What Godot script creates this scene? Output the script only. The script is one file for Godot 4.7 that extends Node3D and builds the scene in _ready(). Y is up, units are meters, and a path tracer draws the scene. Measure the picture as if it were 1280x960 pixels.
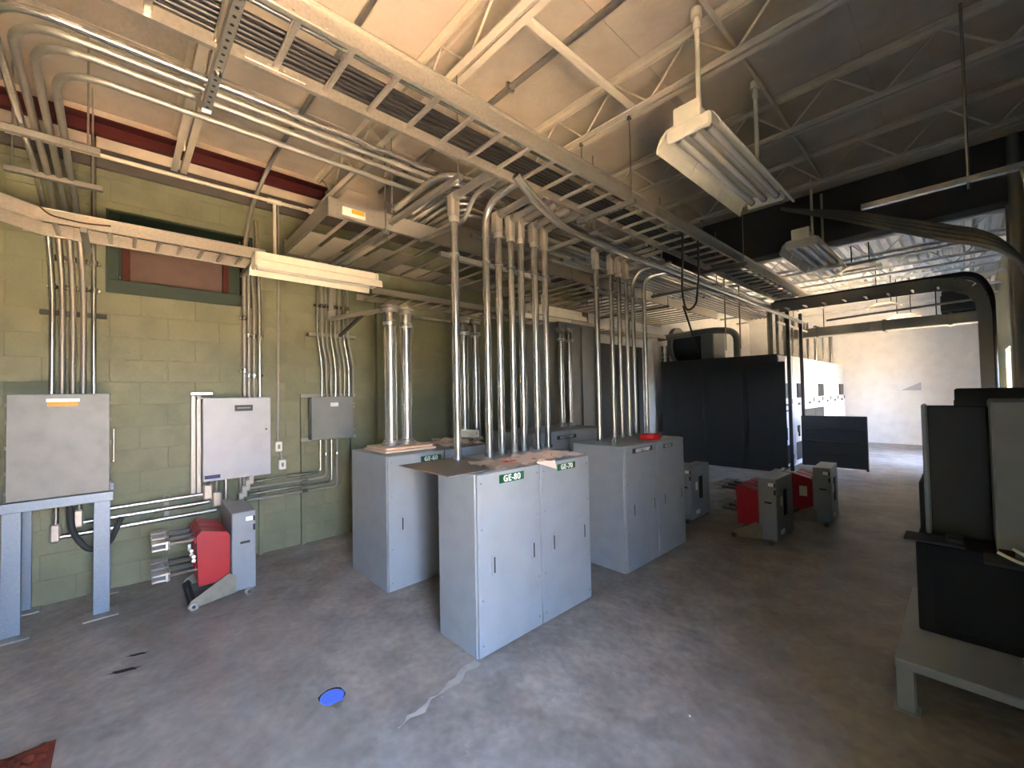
extends Node3D
# Electrical plant room. World: -X is the green block wall, -Z runs down the room, +X is the door wall.

var M := {}
var counts := {}
var rng := RandomNumberGenerator.new()
const ORD := ["first", "second", "third", "fourth", "fifth", "sixth", "seventh", "eighth", "ninth", "tenth"]

func _ready() -> void:
	rng.seed = 7
	view_and_light()
	materials()
	shell()
	roof_steel()
	wall_openings()
	cabinets()
	main_tray()
	wall_equipment()
	low_tray()
	conduit_runs()
	fixtures()
	breakers()
	far_end()
	right_side()
	small_things()

# ------------------------------------------------------------------ camera, sky, sun
func view_and_light() -> void:
	var cam := Camera3D.new()
	cam.name = "camera"
	cam.fov = 2.0 * rad_to_deg(atan(480.0 / 527.09))
	cam.near = 0.03
	cam.far = 400.0
	add_child(cam)
	var b := Basis(Vector3.UP, deg_to_rad(47.0)) * Basis(Vector3.RIGHT, deg_to_rad(1.408)) * Basis(Vector3.BACK, deg_to_rad(-1.0956))
	cam.transform = Transform3D(b, Vector3(0, 1.65, 0))
	cam.current = true
	var sm := ProceduralSkyMaterial.new()
	sm.sky_top_color = Color(0.49, 0.60, 0.79)
	sm.sky_horizon_color = Color(0.79, 0.83, 0.88)
	sm.sky_energy_multiplier = 1.0
	sm.ground_bottom_color = Color(0.3, 0.27, 0.23)
	sm.ground_horizon_color = Color(0.5, 0.47, 0.43)
	var sky := Sky.new()
	sky.sky_material = sm
	var env := Environment.new()
	env.background_mode = Environment.BG_SKY
	env.sky = sky
	env.background_energy_multiplier = 2.6
	env.tonemap_mode = Environment.TONE_MAPPER_LINEAR
	env.tonemap_exposure = 63.0
	env.sdfgi_enabled = true
	env.ssao_enabled = true
	env.ssil_enabled = true
	var we := WorldEnvironment.new()
	we.name = "world_environment"
	we.environment = env
	add_child(we)
	var sun := DirectionalLight3D.new()
	sun.name = "sun"
	sun.light_color = Color(1.0, 0.93, 0.82)
	sun.light_energy = 6.0
	sun.light_angular_distance = 0.5
	sun.shadow_enabled = true
	add_child(sun)
	sun.look_at_from_position(Vector3(-0.35, 2.0, 0.5), Vector3.ZERO)

# ------------------------------------------------------------------ materials
func noise_tex(freq: float, ramp: Array, seed_: int, size := 512, oct := 4, normal := false, bump := 2.0) -> NoiseTexture2D:
	var n := FastNoiseLite.new()
	n.seed = seed_
	n.noise_type = FastNoiseLite.TYPE_SIMPLEX_SMOOTH
	n.frequency = freq
	n.fractal_octaves = oct
	var t := NoiseTexture2D.new()
	t.width = size
	t.height = size
	t.seamless = true
	t.noise = n
	if normal:
		t.as_normal_map = true
		t.bump_strength = bump
	else:
		var g := Gradient.new()
		g.offsets = PackedFloat32Array()
		var offs := PackedFloat32Array()
		var cols := PackedColorArray()
		for r in ramp:
			offs.append(r[0])
			cols.append(r[1])
		g.offsets = offs
		g.colors = cols
		t.color_ramp = g
	return t

func mk(key: String, c: Color, rough: float, metal := 0.0, tex: Texture2D = null, sc := 1.0, nrm: Texture2D = null, nsc := 0.5) -> StandardMaterial3D:
	var m := StandardMaterial3D.new()
	m.albedo_color = c
	m.roughness = rough
	m.metallic = metal
	if tex or nrm:
		m.uv1_triplanar = true
		m.uv1_world_triplanar = true
		m.uv1_scale = Vector3(sc, sc, sc)
	if tex:
		m.albedo_texture = tex
	if nrm:
		m.normal_enabled = true
		m.normal_texture = nrm
		m.normal_scale = nsc
	M[key] = m
	return m

func grey(v: float) -> Color:
	return Color(v, v, v)

func materials() -> void:
	var mottle := noise_tex(0.012, [[0.0, grey(0.94)], [0.45, grey(0.975)], [1.0, grey(1.0)]], 3)
	var dirty := noise_tex(0.008, [[0.0, grey(0.88)], [0.5, grey(0.96)], [1.0, grey(1.0)]], 11, 512, 5)
	var spang := noise_tex(0.05, [[0.0, grey(0.90)], [0.5, grey(0.96)], [1.0, grey(1.0)]], 5, 512, 3)
	var grain := noise_tex(0.08, [], 9, 512, 4, true, 3.0)
	M["t_mottle"] = mottle
	mk("floor", Color(0.715, 0.68, 0.64), 0.55, 0.0, floor_tex(), 0.125, grain, 0.25)
	mk("block", Color(0.505, 0.505, 0.392), 0.62, 0.0, dirty, 0.6, grain, 0.35)
	mk("block_b", Color(0.499, 0.502, 0.388), 0.62, 0.0, dirty, 0.45, grain, 0.35)
	mk("block_c", Color(0.511, 0.509, 0.398), 0.62, 0.0, dirty, 0.75, grain, 0.35)
	mk("joint", Color(0.482, 0.482, 0.372), 0.8)
	mk("band", Color(0.36, 0.335, 0.31), 0.8, 0.0, dirty, 0.5)
	mk("panel", Color(0.86, 0.79, 0.70), 0.85, 0.0, dirty, 0.35, grain, 0.2)
	mk("panel_b", Color(0.845, 0.775, 0.685), 0.85, 0.0, dirty, 0.5, grain, 0.2)
	mk("panel_c", Color(0.87, 0.80, 0.715), 0.85, 0.0, dirty, 0.27, grain, 0.2)
	mk("roof_gap", Color(0.45, 0.38, 0.3), 0.9)
	mk("steel_cream", Color(0.88, 0.82, 0.73), 0.6, 0.0, mottle, 0.8)
	mk("red_steel", Color(0.30, 0.045, 0.04), 0.6, 0.0, mottle, 0.8)
	mk("white_wall", Color(0.9, 0.89, 0.87), 0.7, 0.0, mottle, 0.4)
	mk("deck", Color(0.9, 0.9, 0.89), 0.5, 0.2, mottle, 0.5)
	mk("dark_steel", Color(0.2, 0.195, 0.19), 0.6, 0.2)
	mk("galv", Color(0.78, 0.77, 0.74), 0.27, 0.85, spang, 2.5)
	mk("galv_dull", Color(0.66, 0.64, 0.60), 0.48, 0.75, spang, 2.5)
	mk("alu", Color(0.80, 0.76, 0.70), 0.4, 0.75, spang, 1.5)
	mk("cast", Color(0.74, 0.70, 0.64), 0.45, 0.6, spang, 3.0)
	mk("cab", Color(0.575, 0.60, 0.61), 0.42, 0.0, mottle, 0.7)
	mk("cab_door", Color(0.57, 0.595, 0.61), 0.42, 0.0, mottle, 0.55)
	mk("cab_pale", Color(0.71, 0.71, 0.72), 0.4, 0.0, mottle, 0.7)
	mk("cab_stain", Color(0.48, 0.48, 0.46), 0.5, 0.2, dirty, 1.2)
	mk("cab_olive", Color(0.50, 0.51, 0.49), 0.5, 0.0, mottle, 0.7)
	mk("stand", Color(0.50, 0.55, 0.60), 0.45, 0.35, spang, 2.0)
	mk("swg", Color(0.84, 0.84, 0.85), 0.4, 0.0, mottle, 0.5)
	mk("black", Color(0.04, 0.04, 0.042), 0.75)
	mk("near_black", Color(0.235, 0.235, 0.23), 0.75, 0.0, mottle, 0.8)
	mk("charcoal", Color(0.21, 0.21, 0.205), 0.7, 0.0, mottle, 0.8)
	mk("cable", Color(0.15, 0.14, 0.13), 0.4)
	mk("brown_cable", Color(0.3, 0.19, 0.12), 0.6)
	mk("red", Color(0.64, 0.012, 0.085), 0.45, 0.0, mottle, 1.2)
	mk("red_bright", Color(0.85, 0.12, 0.08), 0.45)
	mk("brk", Color(0.52, 0.54, 0.56), 0.45, 0.0, mottle, 1.1)
	mk("truck", Color(0.55, 0.53, 0.46), 0.4, 0.5, dirty, 2.5)
	mk("silver", Color(0.72, 0.72, 0.71), 0.35, 0.9)
	mk("copper", Color(0.35, 0.34, 0.33), 0.35, 0.85)
	mk("fixture", Color(0.97, 0.93, 0.84), 0.4, 0.0, mottle, 1.2)
	mk("tube", Color(0.86, 0.82, 0.76), 0.25)
	mk("frame_green", Color(0.155, 0.225, 0.165), 0.6, 0.0, dirty, 0.9)
	mk("board", Color(0.42, 0.335, 0.295), 0.8, 0.0, dirty, 0.8)
	mk("rust", Color(0.30, 0.10, 0.06), 0.8, 0.0, dirty, 2.0)
	mk("sign_green", Color(0.06, 0.33, 0.17), 0.5)
	mk("sign_white", Color(0.93, 0.93, 0.9), 0.5)
	mk("sign_black", Color(0.06, 0.06, 0.07), 0.4)
	mk("sign_grey", Color(0.38, 0.39, 0.4), 0.5)
	mk("navy", Color(0.10, 0.10, 0.35), 0.4)
	mk("orange", Color(0.93, 0.58, 0.12), 0.6, 0.0, dirty, 6.0)
	mk("yellow", Color(0.85, 0.65, 0.1), 0.6)
	mk("paper", Color(0.90, 0.80, 0.74), 0.8, 0.0, mottle, 3.0)
	mk("paper_b", Color(0.80, 0.70, 0.60), 0.8, 0.0, mottle, 3.0)
	mk("pink", Color(0.85, 0.3, 0.35), 0.8)
	mk("wood", Color(0.95, 0.82, 0.70), 0.7, 0.0, mottle, 3.0)
	mk("plate", Color(0.47, 0.44, 0.41), 0.55, 0.2, mottle, 1.5)
	mk("blue_disc", Color(0.33, 0.48, 0.92), 0.35)
	mk("hole", Color(0.1, 0.1, 0.1), 0.9)
	mk("grout", Color(0.72, 0.70, 0.67), 0.8, 0.0, dirty, 3.0)
	mk("grit", Color(0.92, 0.91, 0.86), 0.8)
	mk("blur_stand_in", Color(0.42, 0.16, 0.07), 0.9, 0.0, mottle, 4.0)
	mk("yard", Color(0.74, 0.67, 0.58), 0.9, 0.0, dirty, 0.2)
	mk("light_block_dark", Color(0.2, 0.17, 0.14), 0.9, 0.0, dirty, 0.3)
	mk("off_white", Color(0.86, 0.85, 0.8), 0.5)

func tiled(f: FastNoiseLite, x: float, y: float, n: int) -> float:
	var m := n * 0.14
	var tx := maxf(0.0, (x - n + m) / m)
	var ty := maxf(0.0, (y - n + m) / m)
	var v := f.get_noise_2d(x, y)
	if tx > 0.0:
		v = lerpf(v, f.get_noise_2d(x - n, y), tx)
	if ty > 0.0:
		var w := f.get_noise_2d(x, y - n)
		if tx > 0.0:
			w = lerpf(w, f.get_noise_2d(x - n, y - n), tx)
		v = lerpf(v, w, ty)
	return v

func floor_tex() -> ImageTexture:
	# 8 m x 8 m of trowelled concrete: blotches, swirls and pale scuffs
	var n := 1024
	var a := FastNoiseLite.new()
	a.seed = 21
	a.frequency = 0.006
	a.fractal_octaves = 5
	var b := FastNoiseLite.new()
	b.seed = 22
	b.frequency = 0.022
	b.fractal_octaves = 4
	b.domain_warp_enabled = true
	b.domain_warp_amplitude = 40.0
	b.domain_warp_frequency = 0.01
	var c := FastNoiseLite.new()
	c.seed = 23
	c.frequency = 0.012
	c.noise_type = FastNoiseLite.TYPE_SIMPLEX
	c.fractal_type = FastNoiseLite.FRACTAL_RIDGED
	c.fractal_octaves = 3
	c.domain_warp_enabled = true
	c.domain_warp_amplitude = 60.0
	var f := FastNoiseLite.new()
	f.seed = 24
	f.frequency = 0.11
	f.fractal_octaves = 2
	var im := Image.create(n, n, false, Image.FORMAT_RGB8)
	for y in n:
		for x in n:
			var v := 0.80 + 0.13 * tiled(a, x, y, n) + 0.12 * tiled(b, x, y, n) + 0.06 * tiled(f, x, y, n)
			var s := tiled(c, x, y, n)
			if s > 0.70:
				v += (s - 0.70) * 0.55
			var col := Color(v, v * 0.99, v * 0.985)
			im.set_pixel(x, y, col)
	return ImageTexture.create_from_image(im)

# ------------------------------------------------------------------ mesh helpers
func st_new() -> SurfaceTool:
	var s := SurfaceTool.new()
	s.begin(Mesh.PRIMITIVE_TRIANGLES)
	return s

func tri(s: SurfaceTool, a: Vector3, b: Vector3, c: Vector3, na: Vector3, nb: Vector3, nc: Vector3) -> void:
	if (b - a).cross(c - a).dot(na + nb + nc) > 0.0:
		var t := b
		b = c
		c = t
		t = nb
		nb = nc
		nc = t
	s.set_normal(na)
	s.add_vertex(a)
	s.set_normal(nb)
	s.add_vertex(b)
	s.set_normal(nc)
	s.add_vertex(c)

func quad(s: SurfaceTool, a: Vector3, b: Vector3, c: Vector3, d: Vector3, n: Vector3) -> void:
	tri(s, a, b, c, n, n, n)
	tri(s, a, c, d, n, n, n)

# chamfered box by centre and size, turned by a basis
func bx(s: SurfaceTool, c: Vector3, size: Vector3, ch := 0.0, bas := Basis.IDENTITY) -> void:
	var h := size * 0.5
	if ch <= 0.0:
		for ax in 3:
			for sg in [-1.0, 1.0]:
				var n := Vector3.ZERO
				n[ax] = sg
				var u := Vector3.ZERO
				var v := Vector3.ZERO
				u[(ax + 1) % 3] = h[(ax + 1) % 3]
				v[(ax + 2) % 3] = h[(ax + 2) % 3]
				var o: Vector3 = n * h[ax]
				quad(s, c + bas * (o - u - v), c + bas * (o + u - v), c + bas * (o + u + v), c + bas * (o - u + v), bas * n)
		return
	ch = minf(ch, minf(h.x, minf(h.y, h.z)) * 0.9)
	for ax in 3:
		var iu := (ax + 1) % 3
		var iv := (ax + 2) % 3
		for sg in [-1.0, 1.0]:
			var n := Vector3.ZERO
			n[ax] = sg
			var u := Vector3.ZERO
			var v := Vector3.ZERO
			u[iu] = h[iu] - ch
			v[iv] = h[iv] - ch
			var o: Vector3 = n * h[ax]
			quad(s, c + bas * (o - u - v), c + bas * (o + u - v), c + bas * (o + u + v), c + bas * (o - u + v), bas * n)
		# edges along axis ax
		for su in [-1.0, 1.0]:
			for sv in [-1.0, 1.0]:
				var p1 := Vector3.ZERO
				var p2 := Vector3.ZERO
				p1[iu] = su * h[iu]
				p1[iv] = sv * (h[iv] - ch)
				p2[iu] = su * (h[iu] - ch)
				p2[iv] = sv * h[iv]
				var l := Vector3.ZERO
				l[ax] = h[ax] - ch
				var nn := Vector3.ZERO
				nn[iu] = su
				nn[iv] = sv
				nn = nn.normalized()
				quad(s, c + bas * (p1 - l), c + bas * (p1 + l), c + bas * (p2 + l), c + bas * (p2 - l), bas * nn)
	for sx in [-1.0, 1.0]:
		for sy in [-1.0, 1.0]:
			for sz in [-1.0, 1.0]:
				var q := Vector3(sx, sy, sz)
				var k := q * h
				var nn: Vector3 = bas * q.normalized()
				tri(s, c + bas * (k - Vector3(0, sy, sz) * ch), c + bas * (k - Vector3(sx, 0, sz) * ch), c + bas * (k - Vector3(sx, sy, 0) * ch), nn, nn, nn)

func b2(s: SurfaceTool, lo: Vector3, hi: Vector3, ch := 0.0) -> void:
	bx(s, (lo + hi) * 0.5, (hi - lo).abs(), ch)

# bar between two points, w across and t thick, t measured along up
func bar(s: SurfaceTool, a: Vector3, b: Vector3, w: float, t: float, up := Vector3.UP, ch := 0.0) -> void:
	var d := (b - a).normalized()
	var r := d.cross(up).normalized()
	var u := r.cross(d).normalized()
	bx(s, (a + b) * 0.5, Vector3(w, t, a.distance_to(b)), ch, Basis(r, u, -d))

# round the corners of a path
func bend(pts: Array, rad: float, steps := 7) -> PackedVector3Array:
	var out := PackedVector3Array()
	out.append(pts[0])
	for i in range(1, pts.size() - 1):
		var p: Vector3 = pts[i]
		var a: Vector3 = (pts[i - 1] - p)
		var c: Vector3 = (pts[i + 1] - p)
		var r := minf(rad, minf(a.length(), c.length()) * 0.49)
		var s := p + a.normalized() * r
		var e := p + c.normalized() * r
		for k in steps + 1:
			var t := k / float(steps)
			# blend of a quadratic curve, close to an arc for right angles
			out.append(s.lerp(p, t * 0.55 + 0.0).lerp(p.lerp(e, 0.45 + t * 0.55), t) if false else (s * (1 - t) * (1 - t) + p * 2 * t * (1 - t) + e * t * t))
	out.append(pts[pts.size() - 1])
	return out

func tube(s: SurfaceTool, path: PackedVector3Array, r: float, sides := 12, caps := true) -> void:
	var prev := Vector3.ZERO
	var rings := []
	var nrm := []
	for i in path.size():
		var d: Vector3
		if i == 0:
			d = path[1] - path[0]
		elif i == path.size() - 1:
			d = path[i] - path[i - 1]
		else:
			d = (path[i + 1] - path[i]).normalized() + (path[i] - path[i - 1]).normalized()
		d = d.normalized()
		if prev == Vector3.ZERO:
			prev = d.cross(Vector3.UP) if absf(d.y) < 0.9 else d.cross(Vector3.RIGHT)
		prev = (prev - d * prev.dot(d)).normalized()
		var v := d.cross(prev)
		var ring := PackedVector3Array()
		var nr := PackedVector3Array()
		for k in sides:
			var an := TAU * k / sides
			var n := prev * cos(an) + v * sin(an)
			nr.append(n)
			ring.append(path[i] + n * r)
		rings.append(ring)
		nrm.append(nr)
	for i in path.size() - 1:
		for k in sides:
			var k2 := (k + 1) % sides
			tri(s, rings[i][k], rings[i][k2], rings[i + 1][k2], nrm[i][k], nrm[i][k2], nrm[i + 1][k2])
			tri(s, rings[i][k], rings[i + 1][k2], rings[i + 1][k], nrm[i][k], nrm[i + 1][k2], nrm[i + 1][k])
	if caps:
		for e in [0, path.size() - 1]:
			var d: Vector3 = (path[0] - path[1]) if e == 0 else (path[e] - path[e - 1])
			d = d.normalized()
			for k in sides:
				tri(s, path[e], rings[e][k], rings[e][(k + 1) % sides], d, d, d)

func cyl(s: SurfaceTool, a: Vector3, b: Vector3, r: float, sides := 14) -> void:
	tube(s, PackedVector3Array([a, b]), r, sides)

func ring_xy(s: SurfaceTool, c: Vector3, rad: float, r: float, ax1: Vector3, ax2: Vector3) -> void:
	var p := PackedVector3Array()
	for k in 17:
		p.append(c + ax1 * cos(TAU * k / 16.0) * rad + ax2 * sin(TAU * k / 16.0) * rad)
	tube(s, p, r, 8, false)

# extrude a polygon (2D, any winding, convex or simple) in plane (u,v) through offset o by vector e
func prism(s: SurfaceTool, poly: PackedVector2Array, o: Vector3, u: Vector3, v: Vector3, e: Vector3) -> void:
	var n := e.normalized()
	var idx := Geometry2D.triangulate_polygon(poly)
	for i in range(0, idx.size(), 3):
		var a := o + u * poly[idx[i]].x + v * poly[idx[i]].y
		var b := o + u * poly[idx[i + 1]].x + v * poly[idx[i + 1]].y
		var c := o + u * poly[idx[i + 2]].x + v * poly[idx[i + 2]].y
		tri(s, a, b, c, -n, -n, -n)
		tri(s, a + e, b + e, c + e, n, n, n)
	var ccw := not Geometry2D.is_polygon_clockwise(poly)
	for i in poly.size():
		var p := poly[i]
		var q := poly[(i + 1) % poly.size()]
		var d := (q - p).normalized()
		var o2 := Vector2(d.y, -d.x) * (1.0 if ccw else -1.0)
		var a := o + u * p.x + v * p.y
		var b := o + u * q.x + v * q.y
		quad(s, a, b, b + e, a + e, (u * o2.x + v * o2.y).normalized())

# open profile given thickness and extruded: sheet-metal sections
func sheet(s: SurfaceTool, prof: Array, th: float, o: Vector3, u: Vector3, v: Vector3, e: Vector3) -> void:
	for i in prof.size() - 1:
		var p: Vector2 = prof[i]
		var q: Vector2 = prof[i + 1]
		var d := (q - p).normalized()
		var n := Vector2(-d.y, d.x) * th * 0.5
		prism(s, PackedVector2Array([p - n, q - n, q + n, p + n]), o, u, v, e)

# ------------------------------------------------------------------ node helpers
func numbered(n: String) -> String:
	if not counts.has(n):
		counts[n] = 0
		return n
	counts[n] += 1
	return "%s_%03d" % [n, counts[n]]

func thing(called: String, label: String, category: String, at := Vector3.ZERO, turn := 0.0, group := "") -> Node3D:
	var o := Node3D.new()
	o.name = numbered(called)
	add_child(o)
	o.position = at
	o.rotation.y = turn
	o.set_meta("label", label)
	o.set_meta("category", category)
	if group != "":
		o.set_meta("group", group)
	return o

func part(called: String, s: SurfaceTool, m: String, parent: Node, label := "") -> MeshInstance3D:
	return mpart(called, s.commit(), m, parent, label)

func mpart(called: String, mesh: Mesh, m: String, parent: Node, label := "") -> MeshInstance3D:
	var o := MeshInstance3D.new()
	o.name = called
	o.mesh = mesh
	o.material_override = M[m]
	parent.add_child(o, true)
	if label != "":
		o.set_meta("label", label)
	return o

func solo(called: String, s: SurfaceTool, m: String, label: String, category: String, group := "") -> MeshInstance3D:
	var o := MeshInstance3D.new()
	o.name = numbered(called)
	o.mesh = s.commit()
	o.material_override = M[m]
	add_child(o)
	o.set_meta("label", label)
	o.set_meta("category", category)
	if group != "":
		o.set_meta("group", group)
	return o

func struct(called: String, s: SurfaceTool, m: String, label: String, category := "") -> MeshInstance3D:
	var o := MeshInstance3D.new()
	o.name = called
	o.mesh = s.commit()
	o.material_override = M[m]
	add_child(o)
	o.set_meta("kind", "structure")
	o.set_meta("label", label)
	o.set_meta("category", category if category != "" else called.split("_")[0])
	return o

func text(t: String, h: float, m: String, parent: Node, at: Vector3, turn: float, bold := 700) -> void:
	var tm := TextMesh.new()
	var f := SystemFont.new()
	f.font_names = PackedStringArray(["Droid Sans"])
	f.font_weight = bold
	tm.font = f
	tm.text = t
	tm.font_size = 32
	tm.pixel_size = h / 23.0
	tm.depth = 0.002
	var o := mpart("lettering", tm, m, parent)
	o.position = at
	o.rotation.y = turn

# ------------------------------------------------------------------ room shell
const WX := -5.18
const RX := 0.62
const NZ := 1.35
const FZ := -16.5
const CY := 4.24

func shell() -> void:
	var s := st_new()
	b2(s, Vector3(WX - 0.4, -0.2, FZ - 0.3), Vector3(RX + 0.55, 0.0, NZ + 0.25))
	struct("floor", s, "floor", "grey trowelled concrete floor with pale scuffs")
	# outdoor ground that the daylight bounces from
	s = st_new()
	b2(s, Vector3(RX + 0.55, -0.25, -40), Vector3(50, -0.02, 30))
	struct("trim_1", s, "yard", "sunlit concrete yard outside the open doors", "ground")
	s = st_new()
	b2(s, Vector3(4.8, -0.02, -40), Vector3(5.1, 1.7, 30))  # unseen wall, added to keep low daylight off the green wall
	struct("wall_light_block", s, "light_block_dark", "unseen dark wall added across the yard to block low daylight")
	# left wall: slab with block pieces in front
	s = st_new()
	var wz0 := 0.09
	var wz1 := -1.05
	var wy0 := 2.63
	var wy1 := 3.385
	b2(s, Vector3(WX - 0.4, 0, FZ), Vector3(WX - 0.006, CY + 0.2, -7.0))
	struct("wall_left_far", s, "white_wall", "pale wall behind the far switchgear", "wall")
	s = st_new()
	b2(s, Vector3(WX - 0.4, 0, -7.0), Vector3(WX - 0.006, wy0, NZ + 0.2))
	b2(s, Vector3(WX - 0.4, wy1, -7.0), Vector3(WX - 0.006, CY + 0.2, NZ + 0.2))
	b2(s, Vector3(WX - 0.4, wy0, -7.0), Vector3(WX - 0.006, wy1, wz1))
	b2(s, Vector3(WX - 0.4, wy0, wz0), Vector3(WX - 0.006, wy1, NZ + 0.2))
	b2(s, Vector3(WX - 0.4, wy0, wz1), Vector3(WX - 0.22, wy1, wz0))
	var wl := struct("wall_left", s, "joint", "pale green painted concrete block wall")
	var cache := {}
	var row := 0
	var y := 0.0
	while y < 3.74:
		var y1 := minf(y + 0.203, 3.74)
		var z := 1.28 + (0.2 if row % 2 == 0 else 0.0)
		var col := 0
		while z > -3.2:
			var z0 := minf(z, NZ)
			var z1 := z - 0.406
			for r in clip_rect(z1, z0, y, y1, wz1, wz0, wy0, wy1):
				var w: float = r[1] - r[0] - 0.0035
				var h: float = r[3] - r[2] - 0.0035
				if w < 0.02 or h < 0.02:
					continue
				var key := "%d_%d" % [roundi(w * 1000), roundi(h * 1000)]
				if not cache.has(key):
					var t := st_new()
					bx(t, Vector3.ZERO, Vector3(0.012, h, w), 0.002)
					cache[key] = t.commit()
				var o := mpart("block", cache[key], ["block", "block_b", "block_c"][(row * 7 + col * 5 + row * col) % 3], wl)
				o.position = Vector3(WX - 0.006 + rng.randf() * 0.0012, (r[2] + r[3]) * 0.5, (r[0] + r[1]) * 0.5)
			z = z1
			col += 1
		y = y1
		row += 1
	# grey bond beam and a block pilaster that the far part of the wall starts with
	s = st_new()
	b2(s, Vector3(WX - 0.004, 3.725, -6.7), Vector3(WX + 0.03, 3.90, NZ), 0.006)
	struct("trim_2", s, "band", "grey concrete band along the top of the green wall", "beam")
	s = st_new()
	b2(s, Vector3(WX - 0.004, 3.90, -6.7), Vector3(WX + 0.035, 4.235, NZ), 0.004)
	struct("trim_6", s, "panel_b", "cream strip of wall top behind the red steel angle", "strip")
	s = st_new()
	b2(s, Vector3(WX - 0.01, 0, -2.62), Vector3(WX + 0.06, 3.745, -2.42), 0.008)
	struct("trim_3", s, "block_b", "green painted pilaster on the block wall beside the tall flanged pipes", "pilaster")
	# near wall, far wall
	s = st_new()
	b2(s, Vector3(WX - 0.4, 0, NZ), Vector3(RX + 0.55, CY + 0.2, NZ + 0.25))
	struct("wall_near", s, "block_b", "green painted wall behind the viewer")
	s = st_new()
	b2(s, Vector3(WX - 0.4, 0, FZ - 0.3), Vector3(RX + 0.55, CY + 0.2, FZ))
	struct("wall_far", s, "white_wall", "white painted wall at the bright far end")
	# right wall with the near doorway, the far roll-up opening and a row of small windows
	s = st_new()
	var a := RX
	var b := RX + 0.55
	var T := CY + 0.2
	b2(s, Vector3(a, 0, 0.32), Vector3(b, T, NZ))
	b2(s, Vector3(a, 2.4, -0.68), Vector3(b, T, 0.32))
	b2(s, Vector3(a, 0, -7.6), Vector3(b, T, -0.68))
	b2(s, Vector3(a, 0, -11.2), Vector3(b, 1.5, -7.6))
	b2(s, Vector3(a, 2.05, -11.2), Vector3(b, T, -7.6))
	b2(s, Vector3(a, 0, -12.5), Vector3(b, T, -11.2))
	b2(s, Vector3(a, 2.4, -13.8), Vector3(b, T, -12.5))
	b2(s, Vector3(a, 0, FZ), Vector3(b, T, -13.8))
	var wr := struct("wall_right", s, "block_b", "shaded green wall behind the black equipment on the right")
	for k in 9:
		var zz := -7.75 - k * 0.41
		s = st_new()
		b2(s, Vector3(a + 0.02, 1.5, zz - 0.10), Vector3(b - 0.02, 2.05, zz), 0.004)
		part("mullion", s, "charcoal", wr)
	# ceiling: roof slab with panels hung below
	s = st_new()
	b2(s, Vector3(WX - 0.4, CY + 0.014, -6.8), Vector3(RX + 0.55, CY + 0.25, NZ + 0.25))
	var ce := struct("ceiling", s, "roof_gap", "cream painted roof boards above the joists")
	var zs := [NZ, 0.86, -0.42, -1.72, -3.0, -4.28, -5.56, -6.78]
	var xs := [WX - 0.2, -4.03, -2.85, -1.67, -0.49, RX + 0.1]
	var q := 0
	for i in zs.size() - 1:
		for j in xs.size() - 1:
			s = st_new()
			b2(s, Vector3(xs[j] + 0.004, CY + 0.001 * ((q * 3) % 4), zs[i + 1] + 0.004), Vector3(xs[j + 1] - 0.004, CY + 0.02, zs[i] - 0.004), 0.004)
			part("roof_board", s, ["panel", "panel_b", "panel_c"][(q * 5 + i) % 3], ce)
			q += 1
	# battens over the seams
	for x in [-4.03, -2.85, -1.67, -0.49]:
		s = st_new()
		b2(s, Vector3(x - 0.035, CY - 0.008, -6.75), Vector3(x + 0.035, CY + 0.004, NZ), 0.003)
		part("batten", s, "panel_b", ce)
	# header between the two roofs
	s = st_new()
	b2(s, Vector3(WX - 0.1, 3.56, -7.0), Vector3(RX, CY + 0.1, -6.75), 0.01)
	struct("trim_4", s, "band", "brown painted header beam where the low roof boards end", "beam")
	# far roof: corrugated deck
	s = st_new()
	b2(s, Vector3(WX - 0.4, CY + 0.18, FZ - 0.3), Vector3(RX + 0.55, CY + 0.4, -6.8))
	var deck := struct("trim_5", s, "deck", "pale corrugated metal roof deck over the far room", "roof deck")
	s = st_new()
	var x0 := WX
	while x0 < RX:
		var pf := PackedVector2Array([Vector2(0, 0.1), Vector2(0.02, 0.0), Vector2(0.09, 0.0), Vector2(0.11, 0.1)])
		prism(s, pf, Vector3(x0, CY + 0.08, FZ), Vector3.RIGHT, Vector3.UP, Vector3(0, 0, -6.95 - FZ))
		x0 += 0.15
	var rb := part("deck_rib", s, "deck", deck)
	rb.set_meta("kind", "stuff")

func clip_rect(z0: float, z1: float, y0: float, y1: float, a0: float, a1: float, b0: float, b1: float) -> Array:
	# pieces of the rectangle z0..z1, y0..y1 that lie outside a0..a1, b0..b1
	if z1 <= a0 or z0 >= a1 or y1 <= b0 or y0 >= b1:
		return [[z0, z1, y0, y1]]
	var out := []
	if y0 < b0:
		out.append([z0, z1, y0, b0])
	if y1 > b1:
		out.append([z0, z1, b1, y1])
	var ya := maxf(y0, b0)
	var yb := minf(y1, b1)
	if z0 < a0:
		out.append([z0, a0, ya, yb])
	if z1 > a1:
		out.append([a1, z1, ya, yb])
	return out

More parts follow.
